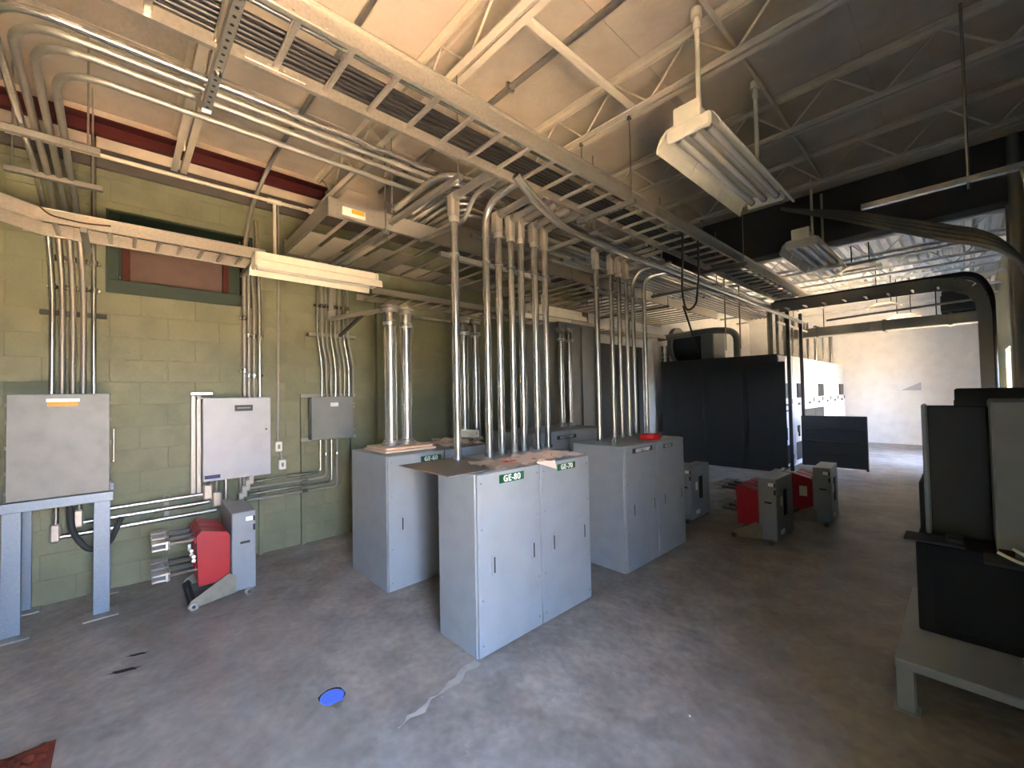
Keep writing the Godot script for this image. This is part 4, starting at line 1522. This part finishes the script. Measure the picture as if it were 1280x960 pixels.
# ------------------------------------------------------------------ draw-out circuit breakers on the floor
func breaker(label: String, at: Vector3, turn: float) -> Node3D:
	# local: front plate faces +Z, poles point -Z, label side is -X
	var t := thing("circuit_breaker", label, "circuit breaker", at, turn, "draw-out circuit breakers on the floor")
	var s := st_new()
	b2(s, Vector3(-0.27, 0.05, 0.0), Vector3(0.27, 0.70, 0.175), 0.006)
	var f := part("enclosure", s, "brk", t)
	s = st_new()
	b2(s, Vector3(-0.272, 0.62, 0.10), Vector3(-0.269, 0.655, 0.15))
	part("white_label", s, "sign_white", f)
	s = st_new()
	b2(s, Vector3(-0.274, 0.615, 0.155), Vector3(-0.268, 0.655, 0.168), 0.001)
	b2(s, Vector3(-0.274, 0.535, 0.152), Vector3(-0.268, 0.585, 0.17), 0.001)
	part("button", s, "sign_black", f)
	s = st_new()
	b2(s, Vector3(-0.272, 0.435, 0.06), Vector3(-0.268, 0.455, 0.13))
	part("nameplate", s, "sign_black", f)
	s = st_new()
	b2(s, Vector3(-0.05, 0.28, 0.172), Vector3(0.05, 0.56, 0.181), 0.003)
	part("front_slot", s, "black", f)
	s = st_new()
	b2(s, Vector3(-0.15, 0.40, 0.172), Vector3(-0.10, 0.50, 0.183), 0.003)
	part("front_label", s, "sign_white", f)
	s = st_new()
	b2(s, Vector3(-0.16, 0.10, 0.172), Vector3(-0.05, 0.15, 0.183), 0.003)
	part("front_label", s, "sign_white", f)
	for i in 3:
		var x := -0.175 + 0.175 * i
		s = st_new()
		prism(s, PackedVector2Array([Vector2(-0.01, 0.17), Vector2(-0.22, 0.16), Vector2(-0.235, 0.56), Vector2(-0.20, 0.60), Vector2(-0.03, 0.555), Vector2(-0.01, 0.52)]), Vector3(x - 0.075, 0, 0), Vector3.BACK, Vector3.UP, Vector3(0.15, 0, 0))
		var a := part("arc_chute", s, "red", t)
		s = st_new()
		b2(s, Vector3(x - 0.05, 0.50, -0.25), Vector3(x + 0.05, 0.535, -0.232), 0.006)
		b2(s, Vector3(x - 0.05, 0.30, -0.25), Vector3(x + 0.05, 0.335, -0.232), 0.006)
		part("ridge", s, "red", a)
		for y in [0.53, 0.29]:
			s = st_new()
			b2(s, Vector3(x - 0.028, y - 0.012, -0.42), Vector3(x + 0.028, y + 0.012, -0.22), 0.003)
			var c := part("contact_bar", s, "copper", t)
			s = st_new()
			for k in 5:
				var xx := x - 0.045 + k * 0.0225
				bx(s, Vector3(xx, y + 0.022, -0.45), Vector3(0.012, 0.018, 0.11), 0.004)
				bx(s, Vector3(xx, y - 0.022, -0.45), Vector3(0.012, 0.018, 0.11), 0.004)
			b2(s, Vector3(x - 0.055, y - 0.035, -0.425), Vector3(x + 0.055, y + 0.035, -0.405), 0.004)
			part("finger_cluster", s, "silver", c)
		for y in [0.40, 0.37]:
			s = st_new()
			cyl(s, Vector3(x - 0.05, y, -0.25), Vector3(x + 0.03, y - 0.02, -0.25), 0.014, 8)
			part("link_pin", s, "truck", t)
	for sg in [-1.0, 1.0]:
		s = st_new()
		prism(s, PackedVector2Array([Vector2(0.03, 0.05), Vector2(0.03, 0.18), Vector2(-0.02, 0.22), Vector2(-0.27, 0.075), Vector2(-0.295, 0.03), Vector2(-0.27, 0.012), Vector2(-0.02, 0.045)]), Vector3(sg * 0.275 - 0.005, 0, 0), Vector3.BACK, Vector3.UP, Vector3(0.01, 0, 0))
		part("truck_plate", s, "truck", t)
		for q in [[-0.255, 0.03], [0.12, 0.03]]:
			s = st_new()
			cyl(s, Vector3(sg * 0.262, q[1], q[0]), Vector3(sg * 0.292, q[1], q[0]), 0.03, 14)
			var w := part("wheel", s, "galv", t)
			s = st_new()
			cyl(s, Vector3(sg * 0.29, q[1], q[0]), Vector3(sg * 0.297, q[1], q[0]), 0.012, 10)
			part("hub", s, "charcoal", w)
	s = st_new()
	cyl(s, Vector3(-0.27, 0.05, -0.25), Vector3(0.27, 0.05, -0.25), 0.014, 8)
	cyl(s, Vector3(-0.27, 0.12, -0.02), Vector3(0.27, 0.12, -0.02), 0.014, 8)
	b2(s, Vector3(-0.27, 0.028, -0.29), Vector3(0.27, 0.05, -0.27), 0.004)
	part("axle", s, "charcoal", t)
	return t

func breakers() -> void:
	breaker("grey and red circuit breaker with silver contacts beside the green wall", Vector3(-4.46, 0, -0.695), PI - 0.02)
	breaker("grey circuit breaker box beside the end of the HEAT PUMP cabinet", Vector3(-2.52, 0, -5.46), PI / 2)
	var b := breaker("grey and red circuit breaker standing out on the open floor", Vector3(-1.55, 0, -5.33), PI / 2 - 0.03)
	b = breaker("shadowed red circuit breaker farthest along the floor, with yellow tag", Vector3(-1.30, 0, -6.42), PI / 2 + 0.05)
	var s := st_new()
	b2(s, Vector3(-0.283, 0.34, -0.14), Vector3(-0.279, 0.46, -0.06), 0.001)
	part("yellow_tag", s, "paper", b)

# ------------------------------------------------------------------ far end of the room
func far_end() -> void:
	# dark end panels and the bright switchgear line
	for k in 7:
		var z0 := -9.6 - k * 0.95
		var t := thing("switchgear_cabinet", "%s bright switchgear cabinet from the near end of the far row" % ORD[k], "cabinet", Vector3(-3.7, 0, z0 - 0.475), 0, "switchgear cabinets in the far row")
		var s := st_new()
		b2(s, Vector3(-1.3, 0, -0.47), Vector3(1.17, 2.36, 0.47), 0.008)
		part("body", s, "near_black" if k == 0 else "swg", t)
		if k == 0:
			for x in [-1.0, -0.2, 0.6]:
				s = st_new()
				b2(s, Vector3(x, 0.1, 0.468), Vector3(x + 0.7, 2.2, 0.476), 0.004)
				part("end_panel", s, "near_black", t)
		for q in [[1.22, 2.33], [0.06, 1.18]]:
			var low: bool = q[0] < 0.5
			s = st_new()
			b2(s, Vector3(1.172, q[0], -0.455), Vector3(1.20, q[1], 0.455), 0.006)
			var d := part("door", s, "charcoal" if low and k > 1 and k < 4 else "swg", t)
			s = st_new()
			b2(s, Vector3(1.199, q[0] + 0.12, -0.36), Vector3(1.212, q[0] + 0.22, -0.31), 0.004)
			part("handle", s, "black", d)
			if low and k < 2:
				s = st_new()
				b2(s, Vector3(1.199, 0.12, -0.34), Vector3(1.206, 0.50, 0.34), 0.002)
				part("open_cell", s, "black", d)
				for zz in [-0.18, 0.16]:
					s = st_new()
					b2(s, Vector3(1.199, 0.72, zz - 0.09), Vector3(1.22, 0.86, zz + 0.09), 0.01)
					cyl(s, Vector3(1.215, 0.62, zz), Vector3(1.215, 0.74, zz), 0.02, 8)
					part("contact_block", s, "near_black", d)
		if k in [0, 1, 3, 6]:
			var off: float = [0.05, 0.0, 0.0, -0.08, 0.0, 0.0, 0.2][k]
			s = st_new()
			b2(s, Vector3(1.199, 1.46, off - 0.33), Vector3(1.225, 1.77, off + 0.2), 0.004)
			part("relay_window", s, "sign_black", t)
			s = st_new()
			b2(s, Vector3(1.199, 1.45, off - 0.36), Vector3(1.215, 1.78, off - 0.335), 0.003)
			part("window_trim", s, "off_white", t)
		s = st_new()
		b2(s, Vector3(1.199, 1.30, -0.02), Vector3(1.215, 1.35, 0.13), 0.003)
		part("nameplate", s, "charcoal", t)
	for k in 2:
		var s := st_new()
		b2(s, Vector3(-2.44, 0.0, -9.95 - 1.0 * k), Vector3(-2.38, 3.30, -9.90 - 1.0 * k), 0.004)  # posts seen against the light: their near-black colour holds that shade
		solo("silhouette_post", s, "near_black", "%s slim post before the far switchgear, backlit shade put into its dark colour" % ["nearer", "farther"][k], "post", "silhouetted posts before the switchgear")
	# open dark door of the far row
	var t2 := thing("open_door", "dark low steel door standing open across the aisle", "door", Vector3(-2.44, 0, -10.75))
	var s2 := st_new()
	b2(s2, Vector3(0.02, 0.03, -0.02), Vector3(1.12, 1.08, 0.02), 0.008)
	part("leaf", s2, "near_black", t2)
	for y in [0.3, 0.55, 0.8]:
		s2 = st_new()
		b2(s2, Vector3(0.08, y - 0.015, 0.018), Vector3(1.06, y + 0.015, 0.032), 0.004)
		part("stiffener", s2, "near_black", t2)
	s2 = st_new()
	b2(s2, Vector3(0.5, 0.0, -0.015), Vector3(0.56, 0.04, 0.03), 0.004)
	b2(s2, Vector3(1.08, 0.0, -0.015), Vector3(1.12, 0.04, 0.03), 0.004)
	part("roller", s2, "charcoal", t2)
	# plates on the cabinets behind the risers: shadowed tall enclosures
	for q in [[-4.9, -4.05, -4.75, -5.75, 2.72, "grey tall enclosure with folded upright edges behind the risers", "cab_olive"], [-5.1, -4.45, -5.9, -7.8, 2.55, "long dark enclosure behind the HEAT PUMP risers", "near_black"]]:
		var t := thing("tall_enclosure", q[5], "cabinet", Vector3((q[0] + q[1]) * 0.5, 0, (q[2] + q[3]) * 0.5), 0, "tall enclosures behind the risers")
		var dx: float = (q[1] - q[0]) * 0.5
		var dz: float = (q[2] - q[3]) * 0.5
		var s := st_new()
		b2(s, Vector3(-dx, 0, -dz), Vector3(dx, q[4], dz), 0.008)
		part("body", s, q[6], t)
		s = st_new()
		for k in 3:
			var z := -dz + 0.2 * dz + k * 0.7 * dz
			b2(s, Vector3(dx - 0.002, 0.05, z), Vector3(dx + 0.03, q[4] - 0.05, z + 0.05), 0.006)
		for k in 2:
			var x := -dx + 0.3 * dx + k * 0.9 * dx
			b2(s, Vector3(x, 0.05, dz - 0.002), Vector3(x + 0.05, q[4] - 0.05, dz + 0.025), 0.006)
		part("upright_rib", s, q[6], t)
	# equipment on top of the switchgear end
	for k in 2:
		var t := thing("bushing", "%s small silver bushing on top of the black switchgear end" % ["left", "right"][k], "bushing", Vector3(-5.06 + 0.14 * k, 2.36, -9.8), 0, "bushings on the switchgear end")
		var s := st_new()
		lathe(s, [Vector2(0.05, 0.0), Vector2(0.05, 0.02), Vector2(0.03, 0.03), Vector2(0.045, 0.10), Vector2(0.03, 0.13), Vector2(0.045, 0.2), Vector2(0.03, 0.23), Vector2(0.04, 0.40), Vector2(0.001, 0.42)], 14)
		part("insulator", s, "galv", t)
	var dr := thing("drum_housing", "round flanged housing lying on the black switchgear end", "housing", Vector3(-4.4, 2.36, -10.02))
	var sd := st_new()
	cyl(sd, Vector3(-0.42, 0.42, 0), Vector3(-0.32, 0.42, 0), 0.42, 32)
	part("round_flange", sd, "cab_olive", dr)
	sd = st_new()
	cyl(sd, Vector3(-0.32, 0.36, 0), Vector3(0.34, 0.36, 0), 0.35, 28)
	part("drum", sd, "near_black", dr)
	sd = st_new()
	b2(sd, Vector3(0.34, 0.0, -0.34), Vector3(0.62, 0.66, 0.34), 0.02)
	part("end_box", sd, "cab_olive", dr)
	sd = st_new()
	tube(sd, bend([Vector3(-4.9, 2.9, -9.35), Vector3(-3.6, 2.95, -9.38), Vector3(-3.3, 2.92, -9.7), Vector3(-3.3, 2.365, -9.7)], 0.3), 0.07, 12)
	solo("thick_pipe", sd, "cab_olive", "thick dark pipe sweeping across above the round flanged housing", "pipe")
	# conduits rising out of the far switchgear
	for k in 9:
		var z: float = [-9.75, -10.25, -10.8, -11.4, -12.1, -12.8, -13.6, -14.5, -15.5][k]
		var s := st_new()
		cyl(s, Vector3(-2.68, 2.36, z), Vector3(-2.68, 3.33, z), [0.05, 0.03, 0.04, 0.025][k % 4], 10)
		solo("switchgear_riser", s, "galv", "%s metal pipe from the near end rising off the far switchgear" % ORD[k], "pipe", "pipes rising off the far switchgear")
	# channel rails beside the risers
	var tl := thing("strut_rail", "bright double strut rail above the far switchgear", "strut", Vector3(-2.55, 3.02, -11.0))
	sd = st_new()
	b2(sd, Vector3(-0.02, -0.02, -1.1), Vector3(0.02, 0.02, 1.2), 0.003)
	part("lower_rail", sd, "alu", tl)
	sd = st_new()
	b2(sd, Vector3(-0.02, 0.18, -1.1), Vector3(0.02, 0.22, 1.2), 0.003)
	part("upper_rail", sd, "alu", tl)
	for z in [-0.9, 0.0, 0.9]:
		sd = st_new()
		b2(sd, Vector3(-0.015, 0.0, z - 0.015), Vector3(0.015, 0.2, z + 0.015))
		part("spacer", sd, "alu", tl)
	for z in [-0.02, 0.02]:
		sd = st_new()
		cyl(sd, Vector3(z * 0.5, 0.2, z), Vector3(z * 0.5, 0.875, z), 0.006, 6)
		part("rod", sd, "galv_dull", tl)
	# cross tray turning down at the right wall
	var ct := thing("ladder_tray", "ladder tray crossing the aisle in silhouette and curving down the right wall", "cable tray")
	for z in [-7.75, -8.15]:
		var s := st_new()
		var p := [Vector2(-2.1, 3.0), Vector2(-0.25, 3.0), Vector2(-0.05, 2.97), Vector2(0.10, 2.88), Vector2(0.18, 2.74), Vector2(0.2, 2.55), Vector2(0.2, 0.0)]
		for i in p.size() - 1:
			var a: Vector2 = p[i]
			var b: Vector2 = p[i + 1]
			bar(s, Vector3(a.x, a.y, z), Vector3(b.x, b.y, z), 0.006, 0.11, Vector3(0.1, 0.4, 0) if absf(a.y - b.y) < absf(a.x - b.x) else Vector3(1, 0, 0))
		part("side_rail", s, "galv_dull", ct)
	for k in 8:
		var s := st_new()
		b2(s, Vector3(-1.95 + k * 0.25 - 0.012, 2.965, -8.15), Vector3(-1.95 + k * 0.25 + 0.012, 2.985, -7.75), 0.003)
		part("rung", s, "alu", ct)
	# cables in that tray
	for k in 3:
		var s := st_new()
		tube(s, bend([Vector3(-2.08, 3.06, -7.85 - 0.1 * k), Vector3(0.14, 3.07, -7.85 - 0.1 * k), Vector3(0.26, 2.8, -7.85 - 0.1 * k), Vector3(0.26, 0.0, -7.85 - 0.1 * k)], 0.25), 0.035, 10)
		solo("power_cable", s, "cable", "%s thick black cable over the tray crossing the aisle" % ORD[k], "cable", "cables in the crossing tray")
	# slim round conduit below it
	sd = st_new()
	tube(sd, bend([Vector3(-1.6, 2.83, -9.0), Vector3(0.3, 2.90, -9.0), Vector3(0.3, 0.0, -9.0)], 0.15), 0.018, 8)
	solo("crossing_conduit", sd, "galv_dull", "slim conduit crossing the aisle below the silhouetted ladder tray", "conduit")
	var rp := thing("crossing_duct", "dark rectangular duct crossing the far aisle", "duct", Vector3(-1.35, 3.0, -12.35))
	sd = st_new()
	b2(sd, Vector3(-1.75, -0.11, -0.15), Vector3(1.75, 0.11, 0.15), 0.01)
	part("duct", sd, "galv_dull", rp)
	for x in [-1.0, 0.2, 1.2]:
		sd = st_new()
		b2(sd, Vector3(x - 0.03, -0.13, -0.17), Vector3(x + 0.03, 0.13, 0.17), 0.004)
		part("joint_flange", sd, "galv_dull", rp)
	for x in [-0.9, 1.0]:
		sd = st_new()
		cyl(sd, Vector3(x, 0.1, 0), Vector3(x, 0.9, 0), 0.01, 6)
		part("rod", sd, "dark_steel", rp)
	var fb := thing("fan_box", "dark motor box with round top on the far crossing duct", "motor", Vector3(0.0, 3.135, -12.3))
	sd = st_new()
	b2(sd, Vector3(-0.28, 0, -0.2), Vector3(0.28, 0.34, 0.2), 0.02)
	part("housing", sd, "near_black", fb)
	sd = st_new()
	lathe(sd, [Vector2(0.16, 0.34), Vector2(0.17, 0.42), Vector2(0.12, 0.5), Vector2(0.001, 0.52)], 18, Vector3(-0.1, 0, 0))
	part("round_cap", sd, "near_black", fb)
	# small far pendant lights
	var k2 := 0
	for q in [[-1.19, 3.72, -9.6], [-1.16, 3.42, -12.4], [-0.94, 3.30, -13.8]]:
		var t := thing("far_pendant", "%s small pendant light hanging over the far aisle" % ["nearest", "middle", "farthest"][k2], "light fixture", Vector3(q[0], q[1], q[2]), 0, "small pendant lights over the far aisle")
		var s := st_new()
		sheet(s, [Vector2(-0.3, 0), Vector2(-0.12, 0.1), Vector2(0.12, 0.1), Vector2(0.3, 0)], 0.012, Vector3(0, 0, 0.12), Vector3.RIGHT, Vector3.UP, Vector3(0, 0, -0.24))
		part("shade", s, "fixture", t)
		s = st_new()
		cyl(s, Vector3(-0.26, 0.03, 0), Vector3(0.26, 0.03, 0), 0.02, 8)
		part("lamp_tube", s, "tube", t)
		for x in [-0.12, 0.12]:
			s = st_new()
			cyl(s, Vector3(x, 0.1, 0), Vector3(x, 4.26 - q[1], 0), 0.008, 6)
			part("rod", s, "dark_steel", t)
		k2 += 1
	# loudspeaker-like bracket on the far wall
	sd = st_new()
	prism(sd, PackedVector2Array([Vector2(0, 0), Vector2(0.42, 0.0), Vector2(0.42, 0.22)]), Vector3(-1.25, 1.55, FZ + 0.01), Vector3.RIGHT, Vector3.UP, Vector3(0, 0, 0.08))
	solo("wall_bracket", sd, "cab_pale", "small triangular white bracket on the bright far wall", "bracket")

# ------------------------------------------------------------------ dark equipment along the right wall
func right_side() -> void:
	var t := thing("steel_bench", "low grey steel bench frame in the dark right foreground", "bench", Vector3(0.12, 0, -3.5))
	var s := st_new()
	b2(s, Vector3(-0.41, 0.215, -0.55), Vector3(0.42, 0.26, 0.58), 0.006)
	part("top_frame", s, "cab", t)
	for q in [[-0.37, 0.54], [-0.37, -0.5], [0.38, 0.54], [0.38, -0.5]]:
		s = st_new()
		b2(s, Vector3(q[0] - 0.035, 0.008, q[1] - 0.035), Vector3(q[0] + 0.035, 0.22, q[1] + 0.035), 0.004)
		var l := part("leg", s, "cab", t)
		s = st_new()
		b2(s, Vector3(q[0] - 0.05, 0, q[1] - 0.05), Vector3(q[0] + 0.05, 0.009, q[1] + 0.05), 0.002)
		part("foot_plate", s, "cab", l)
	t = thing("black_cubicle", "black steel cubicle sitting on the grey bench", "cabinet", Vector3(0.14, 0.26, -3.72))
	s = st_new()
	b2(s, Vector3(-0.36, 0, -0.3), Vector3(0.42, 0.50, 0.36), 0.008)
	part("body", s, "black", t)
	s = st_new()
	b2(s, Vector3(-0.30, 0.05, 0.355), Vector3(0.38, 0.44, 0.37), 0.004)
	part("front_panel", s, "black", t)
	s = st_new()
	b2(s, Vector3(0.12, 0.20, 0.368), Vector3(0.3, 0.32, 0.376), 0.003)
	part("rust_patch_plate", s, "rust", t)
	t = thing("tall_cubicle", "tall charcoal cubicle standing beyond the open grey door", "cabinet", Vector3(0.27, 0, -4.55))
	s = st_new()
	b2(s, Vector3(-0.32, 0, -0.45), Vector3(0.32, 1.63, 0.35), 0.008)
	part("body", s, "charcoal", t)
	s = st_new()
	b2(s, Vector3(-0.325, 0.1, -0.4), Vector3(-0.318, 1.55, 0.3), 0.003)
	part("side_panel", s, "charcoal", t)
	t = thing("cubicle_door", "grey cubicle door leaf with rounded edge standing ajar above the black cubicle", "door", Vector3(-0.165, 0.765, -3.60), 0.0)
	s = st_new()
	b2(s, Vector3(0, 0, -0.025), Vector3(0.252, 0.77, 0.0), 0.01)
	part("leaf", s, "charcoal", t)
	s = st_new()
	b2(s, Vector3(-0.022, -0.01, -0.045), Vector3(0.006, 0.78, 0.012), 0.01)
	part("edge_flange", s, "cab", t)
	t = thing("grey_panel_box", "dull grey panel box at the right edge with rust at its foot", "cabinet", Vector3(0.31, 0.76, -3.6))
	s = st_new()
	b2(s, Vector3(-0.22, 0, -0.3), Vector3(0.26, 0.81, 0.25), 0.01)
	part("body", s, "cab_olive", t)
	s = st_new()
	b2(s, Vector3(-0.215, 0.0, 0.248), Vector3(-0.16, 0.04, 0.253), 0.001)
	part("rust_spot", s, "rust", t)
	t = thing("bent_rods", "two pale bent metal rods lying in a black tray at the right edge", "rods", Vector3(0.16, 0.76, -3.25))
	s = st_new()
	b2(s, Vector3(-0.12, 0.0, -0.08), Vector3(0.2, 0.015, 0.1), 0.003)
	part("tray", s, "near_black", t)
	for k in 2:
		s = st_new()
		tube(s, bend([Vector3(-0.07 + 0.05 * k, 0.045 + 0.03 * k, 0.0), Vector3(0.0 + 0.05 * k, 0.02 + 0.02 * k, 0.05), Vector3(0.15, 0.025 + 0.01 * k, 0.09)], 0.04), 0.008, 8)
		part("rod", s, "off_white", t)
	s = st_new()
	b2(s, Vector3(-0.27, 0.76, -3.52), Vector3(-0.02, 0.775, -3.36), 0.004)
	b2(s, Vector3(-0.10, 0.776, -3.50), Vector3(-0.03, 0.80, -3.38), 0.004)
	solo("open_book_tray", s, "near_black", "black shallow tray on the black cubicle below the grey door", "tray")
	s = st_new()
	b2(s, Vector3(-0.26, 0.0, -4.95), Vector3(-0.08, 0.93, -4.45), 0.008)
	solo("narrow_locker", s, "near_black", "narrow black locker peeking out beyond the grey door", "locker")
	# overhead on the right: stacked conduits turning into the wall, and riser bundle
	for k in 4:
		t = thing("wall_sweep_conduit", "%s dark conduit overhead sweeping toward the right wall" % ORD[k], "conduit", Vector3.ZERO, 0, "dark conduits sweeping to the right wall")
		s = st_new()
		tube(s, bend([Vector3(-1.5, 3.92 + 0.02 * k, -6.1 - 0.09 * k), Vector3(-0.85, 3.50 + 0.05 * k, -5.8 - 0.08 * k), Vector3(-0.2, 3.05 + 0.06 * k, -5.5 - 0.08 * k), Vector3(0.25, 2.80 + 0.06 * k, -5.4 - 0.08 * k), Vector3(0.44, 2.5, -5.4 - 0.08 * k), Vector3(0.44, 0.0, -5.4 - 0.08 * k)], 0.3), 0.022, 10)
		part("pipe", s, "galv_dull", t)
	t = thing("strut_trapeze", "bright strut trapeze with long hanger rod at the upper right", "strut", Vector3(0.06, 0, -4.1))
	s = st_new()
	b2(s, Vector3(-0.55, 2.99, -0.02), Vector3(0.35, 3.03, 0.02), 0.003)
	part("channel", s, "galv", t)
	s = st_new()
	cyl(s, Vector3(0, 2.95, 0), Vector3(0, 4.2, 0), 0.009, 8)
	part("rod", s, "galv", t)
	s = st_new()
	tube(s, bend([Vector3(0.22, 3.02, 0.0), Vector3(0.24, 2.85, 0), Vector3(0.235, 2.7, 0)], 0.05), 0.009, 8)
	part("drop_rod", s, "galv", t)
	for k in 4:
		s = st_new()
		cyl(s, Vector3(0.40 + 0.03 * (k % 2), 0.0, -6.4 - 0.25 * k), Vector3(0.40 + 0.03 * (k % 2), 4.1, -6.4 - 0.25 * k), 0.05, 10)
		solo("wall_riser", s, "galv_dull", "%s upright pipe against the right wall" % ORD[k], "pipe", "upright pipes on the right wall")

# ------------------------------------------------------------------ small things on the floor
func small_things() -> void:
	var t := thing("floor_plug", "bright blue round plug set in a broken floor hole", "plug", Vector3(-2.43, 0, -0.865))
	var s := st_new()
	lathe(s, [Vector2(0.001, 0.004), Vector2(0.058, 0.004), Vector2(0.063, 0.002), Vector2(0.064, 0.0)], 24)
	part("disc", s, "blue_disc", t)
	s = st_new()
	var pl := PackedVector2Array()
	for k in 18:
		var a := TAU * k / 18.0
		var r := 0.068 + 0.003 * sin(k * 1.3) + 0.002 * cos(k * 2.1)
		pl.append(Vector2(cos(a) * r, sin(a) * r))
	prism(s, pl, Vector3(-0.008, 0.0005, -0.002), Vector3.RIGHT, Vector3.BACK, Vector3(0, 0.0015, 0))
	part("hole_edge", s, "hole", t)
	s = st_new()
	pl = PackedVector2Array()
	for k in 12:
		var a := TAU * k / 12.0
		var r := 0.034 + 0.012 * sin(k * 2.9)
		pl.append(Vector2(cos(a) * r, sin(a) * r * 0.8))
	prism(s, pl, Vector3(0.075, 0.0006, 0.005), Vector3.RIGHT, Vector3.BACK, Vector3(0, 0.002, 0))
	part("rubble_patch", s, "truck", t)
	# pale grout seam running from the GE-80 cabinet corner toward the viewer
	s = st_new()
	var A := []
	var B := []
	var n := 16
	for k in n + 1:
		var f := k / float(n)
		var c := Vector3(lerpf(-2.10, -1.97, f) + 0.01 * sin(k * 1.7), 0, lerpf(-1.63, -1.02, f))
		var w := lerpf(0.025, 0.05, sin(f * 9.0) * 0.5 + 0.5) * (1.0 - 0.8 * f)
		A.append(c + Vector3(-w + 0.012 * sin(k * 3.1), 0.0015, 0))
		B.append(c + Vector3(w * 0.4 + 0.014 * sin(k * 5.3 + 1.0), 0.0015, 0))
	for k in n:
		quad(s, A[k], B[k], B[k + 1], A[k + 1], Vector3.UP)
		quad(s, A[k], A[k + 1], A[k + 1] - Vector3(0, 0.0015, 0), A[k] - Vector3(0, 0.0015, 0), Vector3.LEFT)
		quad(s, B[k], B[k + 1], B[k + 1] - Vector3(0, 0.0015, 0), B[k] - Vector3(0, 0.0015, 0), Vector3.RIGHT)
	solo("grout_smear", s, "grout", "pale grout smear on the floor at the GE-80 cabinet corner", "grout")
	# two dark gouges at left
	for q in [[-3.733, -0.094, 0.05, "dark oval gouge in the floor in front of the steel stand"], [-3.57, -0.03, 0.07, "long ragged crack in the floor in front of the steel stand"]]:
		s = st_new()
		pl = PackedVector2Array()
		for k in 14:
			var a := TAU * k / 14.0
			var r: float = q[2] * (1.0 + 0.25 * sin(k * 2.7))
			pl.append(Vector2(cos(a) * r * 0.28, sin(a) * r))
		prism(s, pl, Vector3(q[0], 0.0003, q[1]), Vector3(0.9, 0, 0.3).normalized(), Vector3(-0.3, 0, 0.9).normalized(), Vector3(0, 0.0012, 0))
		solo("floor_gouge", s, "hole", q[3], "gouge", "gouges in the floor")
	# white specks of grit
	var k3 := 0
	for q in [[-0.98, -1.08], [-0.72, -0.83], [-0.42, -0.98], [-1.0, -2.12], [-2.0, -0.35]]:
		s = st_new()
		bx(s, Vector3(q[0], 0.005, q[1]), Vector3(0.012, 0.01, 0.011), 0.004, Basis(Vector3.UP, 0.6 * k3))
		solo("grit_chip", s, "grit", "tiny white chip on the floor, %s of five" % ORD[k3], "chip", "white chips on the floor")
		k3 += 1
	t = thing("blurred_shape_stand_in", "added orange-brown stand-in for a blurred shape at the bottom left", "blur_stand_in", Vector3(-2.93, 0, 0.36))  # stands in for a blurred orange shape; the crumpled form is made up
	s = st_new()
	var nz := FastNoiseLite.new()
	nz.seed = 4
	nz.frequency = 3.0
	var N := 14
	var P := []
	for i in N + 1:
		var r := []
		for j in N + 1:
			var u := i / float(N) * 2.0 - 1.0
			var v := j / float(N) * 2.0 - 1.0
			var e := clampf(1.0 - maxf(absf(u), absf(v)), 0.0, 1.0)
			r.append(Vector3(u * 0.16, 0.003 + 0.05 * sqrt(e) * (0.7 + nz.get_noise_2d(u * 2.0, v * 2.0)), v * 0.14))
		P.append(r)
	for i in N:
		for j in N:
			var nn: Vector3 = (P[i + 1][j + 1] - P[i][j]).cross(P[i + 1][j] - P[i][j + 1]).normalized()
			if nn.y < 0:
				nn = -nn
			quad(s, P[i][j], P[i + 1][j], P[i + 1][j + 1], P[i][j + 1], nn)
	part("folds", s, "blur_stand_in", t)
